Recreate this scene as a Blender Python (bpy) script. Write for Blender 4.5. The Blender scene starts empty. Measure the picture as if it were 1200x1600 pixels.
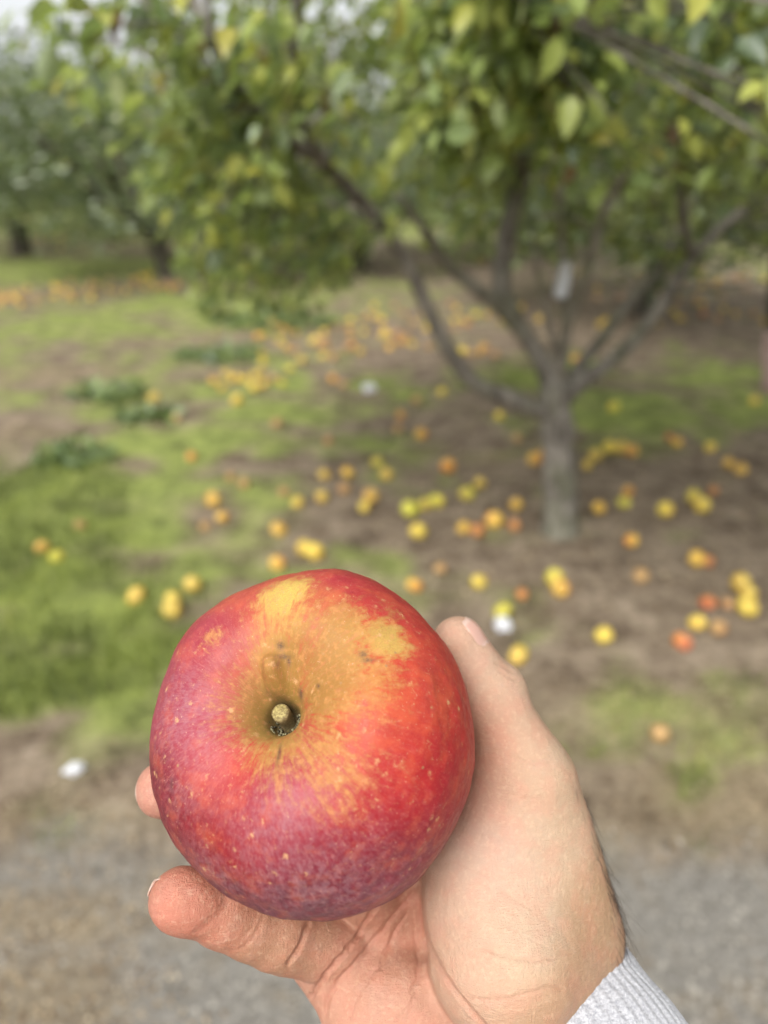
import bpy, math, random
import numpy as np

# ------------------------------------------------------------------ camera, sky, sun, exposure
SC = bpy.context.scene
FPX, CXP, CYP = 1155.0, 600.0, 800.0          # focal length and centre in photograph pixels
CAM_H = 1.35
PITCH = math.atan((800.0 - 240.0) / FPX)
cam_d = bpy.data.cameras.new('camera')
cam = bpy.data.objects.new('camera', cam_d)
SC.collection.objects.link(cam)
cam.location = (0, 0, CAM_H)
cam.rotation_euler = (math.pi / 2 - PITCH, 0, 0)
cam_d.sensor_fit = 'VERTICAL'
cam_d.sensor_height = 36.0
cam_d.lens = 36.0 * FPX / 1600.0
cam_d.clip_start = 0.02
cam_d.clip_end = 600.0
cam_d.dof.use_dof = True
cam_d.dof.focus_distance = 0.192
cam_d.dof.aperture_fstop = 6.9
SC.camera = cam

world = bpy.data.worlds.new('World')
SC.world = world
world.use_nodes = True
wn = world.node_tree
wn.nodes.clear()
w_out = wn.nodes.new('ShaderNodeOutputWorld')
w_bg = wn.nodes.new('ShaderNodeBackground')
w_sky = wn.nodes.new('ShaderNodeTexSky')
w_hs = wn.nodes.new('ShaderNodeHueSaturation')
SUN_EL, SUN_AZ = 50.0, 205.0                   # azimuth clockwise from +Y
w_sky.sky_type = 'NISHITA'
w_sky.sun_disc = False
w_sky.sun_elevation = math.radians(SUN_EL)
w_sky.sun_rotation = math.radians(SUN_AZ)
w_sky.air_density = 1.0
w_sky.dust_density = 4.0
w_sky.ozone_density = 1.0
w_hs.inputs['Saturation'].default_value = 0.15
w_bg.inputs['Strength'].default_value = 0.128
wn.links.new(w_sky.outputs[0], w_hs.inputs['Color'])
wn.links.new(w_hs.outputs[0], w_bg.inputs['Color'])
wn.links.new(w_bg.outputs[0], w_out.inputs[0])

sun_d = bpy.data.lights.new('sun', 'SUN')
sun = bpy.data.objects.new('sun', sun_d)
SC.collection.objects.link(sun)
sun_d.energy = 1.5
sun_d.angle = math.radians(28)
sun_d.color = (1.0, 0.96, 0.90)
_el, _az = math.radians(SUN_EL), math.radians(SUN_AZ)
from mathutils import Vector, Matrix
_sd = Vector((math.sin(_az) * math.cos(_el), math.cos(_az) * math.cos(_el), math.sin(_el)))
sun.rotation_euler = _sd.to_track_quat('Z', 'Y').to_euler()
sun.location = _sd * 20

SC.view_settings.view_transform = 'Standard'
SC.view_settings.look = 'None'
SC.view_settings.gamma = 1.0
SC.view_settings.use_curve_mapping = False
SC.view_settings.exposure = 1.05
SC.render.engine = 'CYCLES'
SC.cycles.use_denoising = True
SC.cycles.max_bounces = 5
SC.cycles.diffuse_bounces = 3
SC.cycles.glossy_bounces = 2
SC.cycles.transmission_bounces = 3
SC.cycles.use_adaptive_sampling = True
SC.cycles.adaptive_threshold = 0.02
SC.cycles.transparent_max_bounces = 4
SC.cycles.caustics_reflective = False
SC.cycles.caustics_refractive = False

# ------------------------------------------------------------------ helpers
rng = np.random.default_rng(7)
random.seed(7)
COL = SC.collection
_cp, _sp = math.cos(PITCH), math.sin(PITCH)
RGT = np.array([1.0, 0, 0])
UPV = np.array([0, _sp, _cp])
FWD = np.array([0, _cp, -_sp])
CAMP = np.array([0, 0, CAM_H])


def c2w(p):
    """camera space (x right, y up, z away; metres) to world"""
    p = np.asarray(p, float)
    return CAMP + p[..., 0:1] * RGT + p[..., 1:2] * UPV + p[..., 2:3] * FWD


def w2px(p):
    q = np.asarray(p, float) - CAMP
    x, y, z = q @ RGT, q @ UPV, q @ FWD
    z = np.where(np.abs(z) < 1e-6, 1e-6, z)
    return CXP + FPX * x / z, CYP - FPX * y / z, z


def P(px, py, d):
    """photograph point at depth d (mm) in camera space, mm"""
    return np.array([(px - CXP) * d / FPX, -(py - CYP) * d / FPX, d], float)


def ray(px, py):
    return (px - CXP) / FPX * RGT - (py - CYP) / FPX * UPV + FWD


def ground(px, py):
    r = ray(px, py)
    return CAMP + r * (-CAM_H / r[2])


def atY(px, py, Y):
    r = ray(px, py)
    return CAMP + r * (Y / r[1])


def lin(c):
    c = np.asarray(c, float) / 255.0
    return np.where(c <= 0.04045, c / 12.92, ((c + 0.055) / 1.055) ** 2.4)


def _hash(ix, iy, iz):
    h = (ix.astype(np.int64) * 374761393 + iy.astype(np.int64) * 668265263 + iz.astype(np.int64) * 2147483647) & 0xffffffff
    h = ((h ^ (h >> 13)) * 1274126177) & 0xffffffff
    h = (h ^ (h >> 16)) & 0xffffffff
    return h.astype(np.float64) / 4294967295.0


def vnoise(p):
    p = np.asarray(p, float)
    i = np.floor(p).astype(np.int64)
    f = p - i
    f = f * f * (3 - 2 * f)
    out = 0
    for a in (0, 1):
        for b in (0, 1):
            for c in (0, 1):
                w = (f[:, 0] if a else 1 - f[:, 0]) * (f[:, 1] if b else 1 - f[:, 1]) * (f[:, 2] if c else 1 - f[:, 2])
                out = out + w * _hash(i[:, 0] + a, i[:, 1] + b, i[:, 2] + c)
    return out


def fbm(p, octv=4):
    s, a, t = 0, 0.5, 0
    p = np.asarray(p, float)
    for o in range(octv):
        s = s + a * vnoise(p + 17.3 * o)
        t += a
        a *= 0.5
        p = p * 2.03
    return s / t


def smooth(a, b, x):
    t = np.clip((x - a) / (b - a), 0, 1)
    return t * t * (3 - 2 * t)


def mesh_np(name, V, F, smooth_shade=True, mat_index=None):
    """mesh from numpy arrays; F is a list of (n,3) / (n,4) index arrays"""
    if not isinstance(F, (list, tuple)):
        F = [F]
    F = [np.asarray(f, np.int32) for f in F if len(f)]
    me = bpy.data.meshes.new(name)
    me.vertices.add(len(V))
    me.vertices.foreach_set('co', np.asarray(V, np.float32).ravel())
    idx = np.concatenate([f.ravel() for f in F])
    tot = np.concatenate([np.full(len(f), f.shape[1], np.int32) for f in F])
    st = np.concatenate([[0], np.cumsum(tot)[:-1]]).astype(np.int32)
    me.loops.add(len(idx))
    me.loops.foreach_set('vertex_index', idx)
    me.polygons.add(len(tot))
    me.polygons.foreach_set('loop_start', st)
    me.polygons.foreach_set('loop_total', tot)
    if mat_index is not None:
        me.polygons.foreach_set('material_index', np.asarray(mat_index, np.int32))
    me.update(calc_edges=True)
    me.polygons.foreach_set('use_smooth', np.full(len(tot), smooth_shade))
    return me


def attr_f(me, name, v):
    a = me.attributes.new(name, 'FLOAT', 'POINT')
    a.data.foreach_set('value', np.asarray(v, np.float32))


def attr_c(me, name, v):
    a = me.attributes.new(name, 'FLOAT_COLOR', 'POINT')
    v = np.concatenate([np.asarray(v, np.float32), np.ones((len(v), 1), np.float32)], 1)
    a.data.foreach_set('color', v.ravel())


def attr_v(me, name, v):
    a = me.attributes.new(name, 'FLOAT_VECTOR', 'POINT')
    a.data.foreach_set('vector', np.asarray(v, np.float32).ravel())


def link(name, me, mats=None, parent=None):
    o = bpy.data.objects.new(name, me)
    COL.objects.link(o)
    if mats is not None:
        for m in (mats if isinstance(mats, (list, tuple)) else [mats]):
            me.materials.append(m)
    if parent is not None:
        o.parent = parent
    return o


def tag(o, label=None, cat=None, group=None, kind=None):
    if label: o['label'] = label
    if cat: o['category'] = cat
    if group: o['group'] = group
    if kind: o['kind'] = kind
    return o


def empty(name, loc=(0, 0, 0)):
    o = bpy.data.objects.new(name, None)
    COL.objects.link(o)
    o.location = loc
    o.empty_display_size = 0.05
    return o


class NT:
    """small node-tree builder"""
    def __init__(s, name):
        s.m = bpy.data.materials.new(name)
        s.m.use_nodes = True
        s.t = s.m.node_tree
        s.t.nodes.clear()
        s.out = s.n('ShaderNodeOutputMaterial')

    def n(s, typ, **kw):
        nd = s.t.nodes.new(typ)
        for k, v in kw.items():
            setattr(nd, k, v)
        return nd

    def link(s, a, b):
        s.t.links.new(a, b)

    def setin(s, nd, key, v):
        if hasattr(v, 'is_output') or isinstance(v, bpy.types.NodeSocket):
            s.link(v, nd.inputs[key])
        else:
            nd.inputs[key].default_value = v

    def attr(s, name, out='Fac'):
        return s.n('ShaderNodeAttribute', attribute_name=name).outputs[out]

    def noise(s, vec=None, scale=5, detail=4, rough=0.55, out='Fac', dist=0.0):
        nd = s.n('ShaderNodeTexNoise')
        nd.inputs['Scale'].default_value = scale
        nd.inputs['Detail'].default_value = detail
        nd.inputs['Roughness'].default_value = rough
        nd.inputs['Distortion'].default_value = dist
        if vec is not None: s.link(vec, nd.inputs['Vector'])
        return nd.outputs[out]

    def vor(s, vec=None, scale=5, feature='F1', out='Distance', rnd=1.0):
        nd = s.n('ShaderNodeTexVoronoi', feature=feature)
        nd.inputs['Scale'].default_value = scale
        nd.inputs['Randomness'].default_value = rnd
        if vec is not None: s.link(vec, nd.inputs['Vector'])
        return nd.outputs[out]

    def math(s, op, a, b=None, c=None, clamp=False):
        nd = s.n('ShaderNodeMath', operation=op, use_clamp=clamp)
        for i, v in enumerate((a, b, c)):
            if v is not None: s.setin(nd, i, v)
        return nd.outputs[0]

    def map(s, v, a, b, c=0.0, d=1.0, smoothstep=True):
        nd = s.n('ShaderNodeMapRange')
        if smoothstep: nd.interpolation_type = 'SMOOTHSTEP'
        s.setin(nd, 0, v)
        for i, q in enumerate((a, b, c, d)):
            s.setin(nd, i + 1, q)
        return nd.outputs[0]

    def mix(s, f, a, b, blend='MIX'):
        nd = s.n('ShaderNodeMix', data_type='RGBA', blend_type=blend)
        s.setin(nd, 0, f)
        for k, v in ((6, a), (7, b)):
            if isinstance(v, (tuple, list, np.ndarray)):
                nd.inputs[k].default_value = (float(v[0]), float(v[1]), float(v[2]), 1)
            else:
                s.link(v, nd.inputs[k])
        return nd.outputs[2]

    def ramp(s, f, stops):
        nd = s.n('ShaderNodeValToRGB')
        cr = nd.color_ramp
        while len(cr.elements) < len(stops): cr.elements.new(0.5)
        for e, (p, c) in zip(cr.elements, stops):
            e.position = p
            e.color = (float(c[0]), float(c[1]), float(c[2]), 1)
        s.link(f, nd.inputs[0])
        return nd.outputs[0]

    def mapping(s, vec, scale=(1, 1, 1)):
        nd = s.n('ShaderNodeMapping')
        nd.inputs['Scale'].default_value = scale
        s.link(vec, nd.inputs['Vector'])
        return nd.outputs[0]

    def bump(s, h, strength=0.3, dist=0.01, normal=None):
        nd = s.n('ShaderNodeBump')
        nd.inputs['Strength'].default_value = strength
        nd.inputs['Distance'].default_value = dist
        s.link(h, nd.inputs['Height'])
        if normal is not None: s.link(normal, nd.inputs['Normal'])
        return nd.outputs[0]

    def principled(s, color, rough=0.6, normal=None, spec=0.5, **kw):
        nd = s.n('ShaderNodeBsdfPrincipled')
        s.setin(nd, 'Roughness', rough)
        nd.inputs['Specular IOR Level'].default_value = spec
        if isinstance(color, (tuple, list, np.ndarray)):
            nd.inputs['Base Color'].default_value = (float(color[0]), float(color[1]), float(color[2]), 1)
        else:
            s.link(color, nd.inputs['Base Color'])
        if normal is not None: s.link(normal, nd.inputs['Normal'])
        for k, v in kw.items():
            nd.inputs[k.replace('_', ' ')].default_value = v
        s.link(nd.outputs[0], s.out.inputs[0])
        return nd

    def geo(s, out='Position'):
        return s.n('ShaderNodeNewGeometry').outputs[out]

    def obj(s):
        return s.n('ShaderNodeTexCoord').outputs['Object']

    def rand(s):
        return s.n('ShaderNodeObjectInfo').outputs['Random']


def catmull(pts, per=8):
    pts = np.asarray(pts, float)
    A = np.concatenate([[2 * pts[0] - pts[1]], pts, [2 * pts[-1] - pts[-2]]])
    out = []
    for i in range(1, len(A) - 2):
        p0, p1, p2, p3 = A[i - 1], A[i], A[i + 1], A[i + 2]
        for t in np.linspace(0, 1, per, endpoint=False):
            out.append(0.5 * ((2 * p1) + (-p0 + p2) * t + (2 * p0 - 5 * p1 + 4 * p2 - p3) * t * t + (-p0 + 3 * p1 - 3 * p2 + p3) * t ** 3))
    out.append(pts[-1])
    return np.array(out)


def tube(pts, rad, seg=8, cap=True, rough=0.0, seed=0.0):
    """verts, quads of a tapered tube along pts"""
    pts = np.asarray(pts, float)
    rad = np.asarray(rad, float)
    n = len(pts)
    T = np.gradient(pts, axis=0)
    T /= np.linalg.norm(T, axis=1)[:, None] + 1e-12
    ref = np.array([0.31, 0.17, 0.93]) if abs(T[0][2]) < 0.9 else np.array([0.93, 0.31, 0.17])
    N = np.zeros_like(T)
    v = ref - T[0] * (ref @ T[0])
    N[0] = v / np.linalg.norm(v)
    for i in range(1, n):
        v = N[i - 1] - T[i] * (N[i - 1] @ T[i])
        N[i] = v / (np.linalg.norm(v) + 1e-12)
    B = np.cross(T, N)
    a = np.linspace(0, 2 * np.pi, seg, endpoint=False)
    R = np.repeat(rad[:, None], seg, 1)
    if rough:
        q = np.stack([np.cos(a)[None] * 1.3 + 0 * R, np.sin(a)[None] * 1.3 + 0 * R,
                      np.arange(n)[:, None] * 0.45 + 0 * R], -1).reshape(-1, 3) + seed
        R = R * (1 + rough * (fbm(q, 3).reshape(n, seg) - 0.5) * 2)
    V = pts[:, None] + R[..., None] * (np.cos(a)[None, :, None] * N[:, None] + np.sin(a)[None, :, None] * B[:, None])
    V = V.reshape(-1, 3)
    i = np.arange(n - 1)[:, None] * seg
    j = np.arange(seg)[None]
    k = (j + 1) % seg
    Q = np.stack([i + j, i + k, i + seg + k, i + seg + j], -1).reshape(-1, 4)
    if cap:
        V = np.concatenate([V, pts[:1], pts[-1:]])
        c0, c1 = n * seg, n * seg + 1
        jj = np.arange(seg)
        kk = (jj + 1) % seg
        T0 = np.stack([kk, jj, np.full(seg, c0)], -1)
        T1 = np.stack([(n - 1) * seg + jj, (n - 1) * seg + kk, np.full(seg, c1)], -1)
        return V, Q, np.concatenate([T0, T1])
    return V, Q, np.zeros((0, 3), int)


class Acc:
    """collects numpy pieces into one mesh"""
    def __init__(s):
        s.V, s.Q, s.T, s.A, s.n = [], [], [], [], 0

    def add(s, V, Q=None, T=None, a=None):
        if Q is not None and len(Q): s.Q.append(np.asarray(Q) + s.n)
        if T is not None and len(T): s.T.append(np.asarray(T) + s.n)
        s.V.append(V)
        if a is not None: s.A.append(a)
        s.n += len(V)

    def mesh(s, name, smooth_shade=True):
        F = []
        if s.Q: F.append(np.concatenate(s.Q))
        if s.T: F.append(np.concatenate(s.T))
        return mesh_np(name, np.concatenate(s.V), F, smooth_shade)

# ------------------------------------------------------------------ ground
def gblob(x, y, L):
    m = np.zeros(len(x))
    for px, py, rx, ry, w in L:
        g = ground(px, py)
        m = np.maximum(m, w * np.exp(-(((x - g[0]) / rx) ** 2 + ((y - g[1]) / ry) ** 2)))
    return m


def gheight(x, y):
    p = np.stack([x * 0.9, y * 0.9, np.zeros_like(x)], -1)
    q = np.stack([x * 5.0, y * 5.0, np.zeros_like(x) + 3], -1)
    return (fbm(p, 2) - 0.5) * 0.05 + (fbm(q, 2) - 0.5) * 0.02 * smooth(1.2, 1.6, y)


GRASS = [(350, 690, .45, .30, 1.0), (470, 650, .40, .22, .8), (250, 700, .5, .4, .9), (100, 760, .6, .5, .95), (200, 830, .5, .3, .9), (20, 800, .4, .4, .9), (400, 640, .5, .3, .9), (170, 640, .6, .3, .6), (60, 900, .4, .3, .95), (150, 960, .4, .25, .95), (250, 920, .35, .25, .85), (40, 1060, .30, .20, 1.0), (130, 1080, .22, .12, .8),
         (330, 870, .3, .2, .7), (250, 1010, .3, .16, .8), (200, 1120, .25, .12, .55), (560, 640, .35, .22, .8), (640, 620, .3, .2, .7), (440, 600, .5, .3, .7),
         (1000, 640, .55, .45, 1.0), (1130, 590, .6, .5, 1.0), (920, 650, .3, .35, .85), (1190, 640, .5, .4, .9), (800, 590, .4, .4, .8), (880, 570, .5, .4, .7),
         (560, 880, .5, .16, .55), (450, 900, .4, .18, .6), (620, 940, .3, .12, .55),
         (860, 1060, .3, .16, .2), (930, 1090, .28, .18, .2), (1000, 1160, .3, .14, .16), (900, 1180, .22, .14, .18), (1180, 1080, .3, .2, .18), (1090, 1180, .25, .1, .16), (1180, 1180, .2, .1, .16), (850, 960, .3, .1, .25), (1050, 1050, .5, .14, .25), (700, 900, .6, .14, .35), (420, 800, .4, .2, .4), (550, 700, .4, .3, .4),
         (120, 415, 3.5, 1.4, .9), (30, 430, 2.5, .9, .8), (180, 510, 1.6, .7, .75), (60, 500, 1.2, .6, .7), (330, 500, 1.2, .8, .8), (350, 470, 1.8, 1.1, .8), (480, 450, 1.6, 1.5, .6), (300, 560, 1.0, .5, .6), (100, 560, 1.0, .45, .5), (60, 620, .8, .4, .5), (250, 600, .7, .4, .6), (350, 690, .3, .2, 1.3), (1050, 1120, .7, .25, .16), (900, 1000, .4, .15, .25), (480, 640, .6, .25, .7), (330, 620, .6, .25, .8), (300, 780, .4, .25, .8), (600, 600, .5, .25, .6)]
DRY = [(60, 590, .9, .35, .9), (150, 600, .8, .3, .8), (300, 530, .9, .4, .7), (30, 680, .35, .3, .7), (120, 480, 1.5, .4, .35), (1100, 1240, .3, .12, .9), (1050, 1120, .7, .25, .65), (880, 1080, .3, .2, .5), (1160, 1290, .3, .10, .8), (1000, 1300, .25, .08, .6), (100, 1290, .4, .09, .65), (250, 1260, .3, .09, .5),
       (60, 1440, .4, .10, .9), (40, 1570, .3, .12, 1.1), (120, 1540, .2, .08, .8), (150, 1380, .4, .08, .8), (400, 1300, .3, .08, .5), (640, 700, .25, .2, .45), (780, 720, .3, .15, .5), (1150, 870, .4, .2, .3), (980, 900, .35, .12, .35)]
GRAV = [(400, 1560, .8, .30, 1.0), (250, 1480, .5, .2, .6), (700, 1560, .8, .3, 1.0), (1050, 1480, .7, .22, 1.1), (1200, 1420, .5, .14, 1.0), (1000, 1380, .5, .10, .8), (300, 1420, .6, .14, .6), (600, 1420, .6, .14, .8), (550, 1750, 2.5, .6, 1.2)]


def zones(x, y):
    p = np.stack([x * 2.2, y * 2.2, np.zeros_like(x)], -1)
    p2 = np.stack([x * 7, y * 7, np.zeros_like(x) + 9], -1)
    n = fbm(p, 4) - 0.5
    n2 = fbm(p2, 3) - 0.5
    far = smooth(10, 16, y)
    side = smooth(3.0, 6.0, np.abs(x)) * smooth(1.6, 2.4, y)
    g = np.maximum(gblob(x, y, GRASS), np.maximum(far * 0.6, side * 0.5))
    p3 = np.stack([x * 4.3, y * 4.3, np.zeros_like(x) + 21], -1)
    n3 = fbm(p3, 3) - 0.5
    g = smooth(0.12, 0.95, g * 1.14 + n * 0.6 + n2 * 1.15 + n3 * 1.0)
    d = smooth(0.15, 0.9, gblob(x, y, DRY) + n * 0.6 + n2 * 0.5)
    s = np.maximum(gblob(x, y, GRAV), smooth(1.15, 0.85, y) * smooth(-3.5, -2.5, y))
    s = smooth(0.42, 0.80, s + n * 0.35 + n2 * 0.4) * (1 - 0.75 * smooth(0.35, 0.9, gblob(x, y, [(40, 1570, .22, .12, 1.2), (40, 1440, .35, .1, 1.0)]) + n2))
    return g, d, s


_gx = np.concatenate([-np.geomspace(6, 260, 34)[::-1], np.linspace(-6, 6, 242)[1:-1], np.geomspace(6, 260, 34)])
_gy = np.concatenate([-np.geomspace(1.5, 260, 26)[::-1], np.linspace(-1.5, 12, 272)[1:-1], np.geomspace(12, 420, 40)])
GX, GY = np.meshgrid(_gx, _gy)
gx_, gy_ = GX.ravel(), GY.ravel()
gz_ = gheight(gx_, gy_) * smooth(60, 20, np.hypot(gx_, gy_))
nxg, nyg = len(_gx), len(_gy)
_i = np.arange(nyg - 1)[:, None] * nxg; _j = np.arange(nxg - 1)[None]
gQ = np.stack([_i + _j, _i + _j + 1, _i + nxg + _j + 1, _i + nxg + _j], -1).reshape(-1, 4)
g_me = mesh_np('ground', np.stack([gx_, gy_, gz_], -1), gQ)
zg, zd, zs = zones(gx_, gy_)
attr_f(g_me, 'grass', zg); attr_f(g_me, 'dry', zd); attr_f(g_me, 'gravel', zs)
t = NT('orchard_ground')
pos = t.geo()
n0 = t.noise(pos, 1.3, 4, 0.6); n1 = t.noise(pos, 7, 5, 0.65); n2 = t.noise(pos, 38, 5, 0.7); n3 = t.noise(pos, 140, 3, 0.7)
soil = t.ramp(t.math('ADD', t.math('MULTIPLY', n1, 0.55), t.math('MULTIPLY', n2, 0.45)), [(0.36, (0.045, 0.030, 0.020)), (0.46, (0.145, 0.108, 0.074)), (0.56, (0.245, 0.192, 0.138)), (0.68, (0.38, 0.315, 0.235))])
grav = t.ramp(t.math('ADD', t.math('MULTIPLY', n2, 0.5), t.math('MULTIPLY', n3, 0.5)), [(0.30, (0.09, 0.083, 0.07)), (0.46, (0.18, 0.167, 0.145)), (0.60, (0.245, 0.23, 0.205)), (0.74, (0.40, 0.38, 0.35))])
grav = t.mix(t.map(n1, 0.50, 0.66, 0.0, 0.6), grav, (0.20, 0.16, 0.11))
dry = t.ramp(t.math('ADD', t.math('MULTIPLY', n1, 0.4), t.math('MULTIPLY', n2, 0.6)), [(0.32, (0.11, 0.08, 0.048)), (0.5, (0.215, 0.168, 0.105)), (0.68, (0.35, 0.29, 0.195))])
gr = t.ramp(t.math('ADD', t.math('MULTIPLY', n1, 0.7), t.math('MULTIPLY', n2, 0.3)), [(0.36, (0.075, 0.085, 0.028)), (0.48, (0.20, 0.235, 0.065)), (0.66, (0.32, 0.37, 0.095))])
c = t.mix(t.map(n0, 0.45, 0.7, 0.0, 0.35), soil, (0.22, 0.175, 0.125))
c = t.mix(t.attr('dry'), c, dry)
c = t.mix(t.attr('grass'), c, gr)
c = t.mix(t.attr('gravel'), c, grav)
hg = t.math('ADD', t.math('MULTIPLY', n2, 1.0), t.math('MULTIPLY', n3, 0.5))
t.principled(c, 0.95, t.bump(hg, 0.8, 0.02), spec=0.2)
tag(link('ground', g_me, t.m), kind='structure')


# ------------------------------------------------------------------ scattered ground cover
def rotz(a):
    c, s = np.cos(a), np.sin(a)
    z = np.zeros_like(a)
    return np.stack([np.stack([c, -s, z], -1), np.stack([s, c, z], -1), np.stack([z, z, z + 1], -1)], -2)


def rand_rot(n, tilt):
    """random heading, then tilt about a random axis"""
    a = rng.uniform(0, 2 * np.pi, n)
    h = rng.uniform(0, 2 * np.pi, n)
    ax = np.stack([np.cos(h), np.sin(h), np.zeros(n)], -1)
    th = tilt
    K = np.zeros((n, 3, 3))
    K[:, 0, 2] = ax[:, 1]; K[:, 1, 2] = -ax[:, 0]; K[:, 2, 0] = -ax[:, 1]; K[:, 2, 1] = ax[:, 0]
    R = np.eye(3)[None] + np.sin(th)[:, None, None] * K + (1 - np.cos(th))[:, None, None] * (K @ K)
    return R @ rotz(a)


def scatter(tv, tf, pos, R, sc, name, mat, attrs=None, smooth_shade=True):
    n, m = len(pos), len(tv)
    V = np.einsum('nij,mj->nmi', R, tv) * np.asarray(sc)[:, None, None] + pos[:, None]
    F = (np.arange(n)[:, None, None] * m + tf[None]).reshape(-1, tf.shape[1])
    me = mesh_np(name, V.reshape(-1, 3), F, smooth_shade)
    for k, v in (attrs or {}).items():
        attr_f(me, k, np.repeat(v, m))
    return me


def sample_ground(n, x0, x1, y0, y1, which, power=1.0):
    """positions where a zone is strong; more of them close to the camera"""
    u = rng.uniform(0, 1, n)
    y = y0 * (y1 / y0) ** u
    half = 0.62 * y + 0.8
    x = rng.uniform(-1, 1, n) * half
    z = zones(x, y)[which]
    k = rng.uniform(0, 1, n) < z ** power
    return x[k], y[k]


# grass blades
x, y = sample_ground(150000, 0, 0, 1.1, 13.0, 0, 1.2)
n = len(x)
blade = np.array([[-.5, 0, 0], [.5, 0, 0], [-.36, .10, .5], [.36, .10, .5], [0, .42, .95]]) * np.array([0.075, 1, 1])
bladeF = np.array([[0, 1, 3], [0, 3, 2], [2, 3, 4]])
nz = fbm(np.stack([x * 1.6, y * 1.6, 0 * x], -1), 3)
tuft = smooth(0.50, 0.68, nz)
sc = rng.uniform(0.018, 0.036, n) * (0.7 + 1.3 * tuft)
me = scatter(blade, bladeF, np.stack([x, y, gheight(x, y) - 0.004], -1), rand_rot(n, rng.uniform(0, 0.8, n)), sc, 'grass',
             None, {'tint': np.clip(rng.normal(0.42, 0.18, n) + (0.5 - tuft) * 0.3 + (fbm(np.stack([x * 5, y * 5, 0 * x + 4], -1), 3) - 0.5) * 1.3, 0, 1)})
t = NT('grass_blade')
ti = t.attr('tint')
c = t.ramp(ti, [(0.1, (0.10, 0.125, 0.036)), (0.4, (0.22, 0.27, 0.062)), (0.75, (0.35, 0.40, 0.09)), (0.95, (0.44, 0.40, 0.17))])
pr = t.principled(c, 0.6, spec=0.3)
tr = t.n('ShaderNodeBsdfTranslucent'); t.link(c, tr.inputs['Color'])
mx = t.n('ShaderNodeMixShader'); mx.inputs[0].default_value = 0.35
t.link(pr.outputs[0], mx.inputs[1]); t.link(tr.outputs[0], mx.inputs[2]); t.link(mx.outputs[0], t.out.inputs[0])
tag(link('grass', me, t.m), 'short green grass and weeds growing in patches', 'grass', kind='stuff')

# dry leaves and straw
x, y = sample_ground(26000, 0, 0, 0.75, 10.0, 1, 0.7)
x2 = rng.uniform(-3, 4, 9000); y2 = rng.uniform(1.0, 7, 9000)
k = zones(x2, y2)[0] < 0.5
x = np.concatenate([x, x2[k]]); y = np.concatenate([y, y2[k]])
n = len(x)
lf = np.array([[0, 0, 0], [-.26, .4, .12], [0, .45, .0], [.26, .4, .10], [0, 1, .14]])
lfF = np.array([[0, 2, 1], [0, 3, 2], [1, 2, 4], [2, 3, 4]])
me = scatter(lf, lfF, np.stack([x, y, gheight(x, y) + 0.006], -1), rand_rot(n, np.abs(rng.normal(0, 0.35, n))), rng.uniform(0.008, 0.026, n) * (0.5 + 0.5 * smooth(1.2, 2.4, y)), 'leaf_litter',
             None, {'tint': rng.uniform(0, 1, n)}, False)
t = NT('dead_leaf')
t.principled(t.ramp(t.attr('tint'), [(0.0, (0.07, 0.04, 0.022)), (0.35, (0.17, 0.105, 0.055)), (0.65, (0.34, 0.25, 0.145)), (1.0, (0.52, 0.43, 0.29))]), 0.85, spec=0.2)
tag(link('leaf_litter', me, t.m), 'dry brown leaves and straw scattered over the soil', 'dead leaves', kind='stuff')

# gravel
x, y = sample_ground(30000, 0, 0, 0.55, 1.75, 2, 1.0)
n = len(x)
pb = np.array([[1, 0, 0], [-1, .1, 0], [.1, .8, 0], [0, -.9, 0], [.1, 0, .6], [0, 0, -.5], [.6, .55, .3], [-.6, -.5, .35]])
from itertools import combinations


def hull_faces(V):
    F = []
    for a, b, c in combinations(range(len(V)), 3):
        nrm = np.cross(V[b] - V[a], V[c] - V[a])
        s = (V - V[a]) @ nrm
        if (s <= 1e-9).all(): F.append((a, b, c))
        elif (s >= -1e-9).all(): F.append((a, c, b))
    return np.array(F)


me = scatter(pb, hull_faces(pb), np.stack([x, y, gheight(x, y)], -1), rand_rot(n, rng.uniform(0, 0.6, n)), 0.0016 + np.minimum(rng.exponential(0.0017, n), 0.0055), 'gravel',
             None, {'tint': rng.uniform(0, 1, n)}, False)
t = NT('gravel_stone')
t.principled(t.ramp(t.attr('tint'), [(0.0, (0.09, 0.082, 0.07)), (0.5, (0.19, 0.176, 0.152)), (0.85, (0.30, 0.28, 0.24)), (1.0, (0.36, 0.335, 0.29))]), 0.9, spec=0.25)
tag(link('gravel', me, t.m), 'grey gravel of the path in the foreground', 'gravel', kind='stuff')


# ------------------------------------------------------------------ trees
def bark(name, a, b, moss=(0.12, 0.13, 0.06)):
    t = NT(name)
    o = t.geo()
    m1 = t.noise(t.mapping(o, (1, 1, 0.35)), 26, 6, 0.7)
    m2 = t.noise(o, 5, 4, 0.6)
    c = t.mix(t.map(m1, 0.34, 0.68), a, b)
    c = t.mix(t.map(m2, 0.48, 0.66, 0.0, 0.5), c, moss)
    t.principled(c, 0.9, t.bump(m1, 0.9, 0.02), spec=0.2)
    return t.m


M_BARK = bark('grey_apple_bark', (0.085, 0.074, 0.062), (0.27, 0.245, 0.21), (0.12, 0.125, 0.075))
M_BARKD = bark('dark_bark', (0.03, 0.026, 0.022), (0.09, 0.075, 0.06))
M_BARKP = bark('pale_twig_bark', (0.13, 0.11, 0.085), (0.30, 0.265, 0.215))


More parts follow.
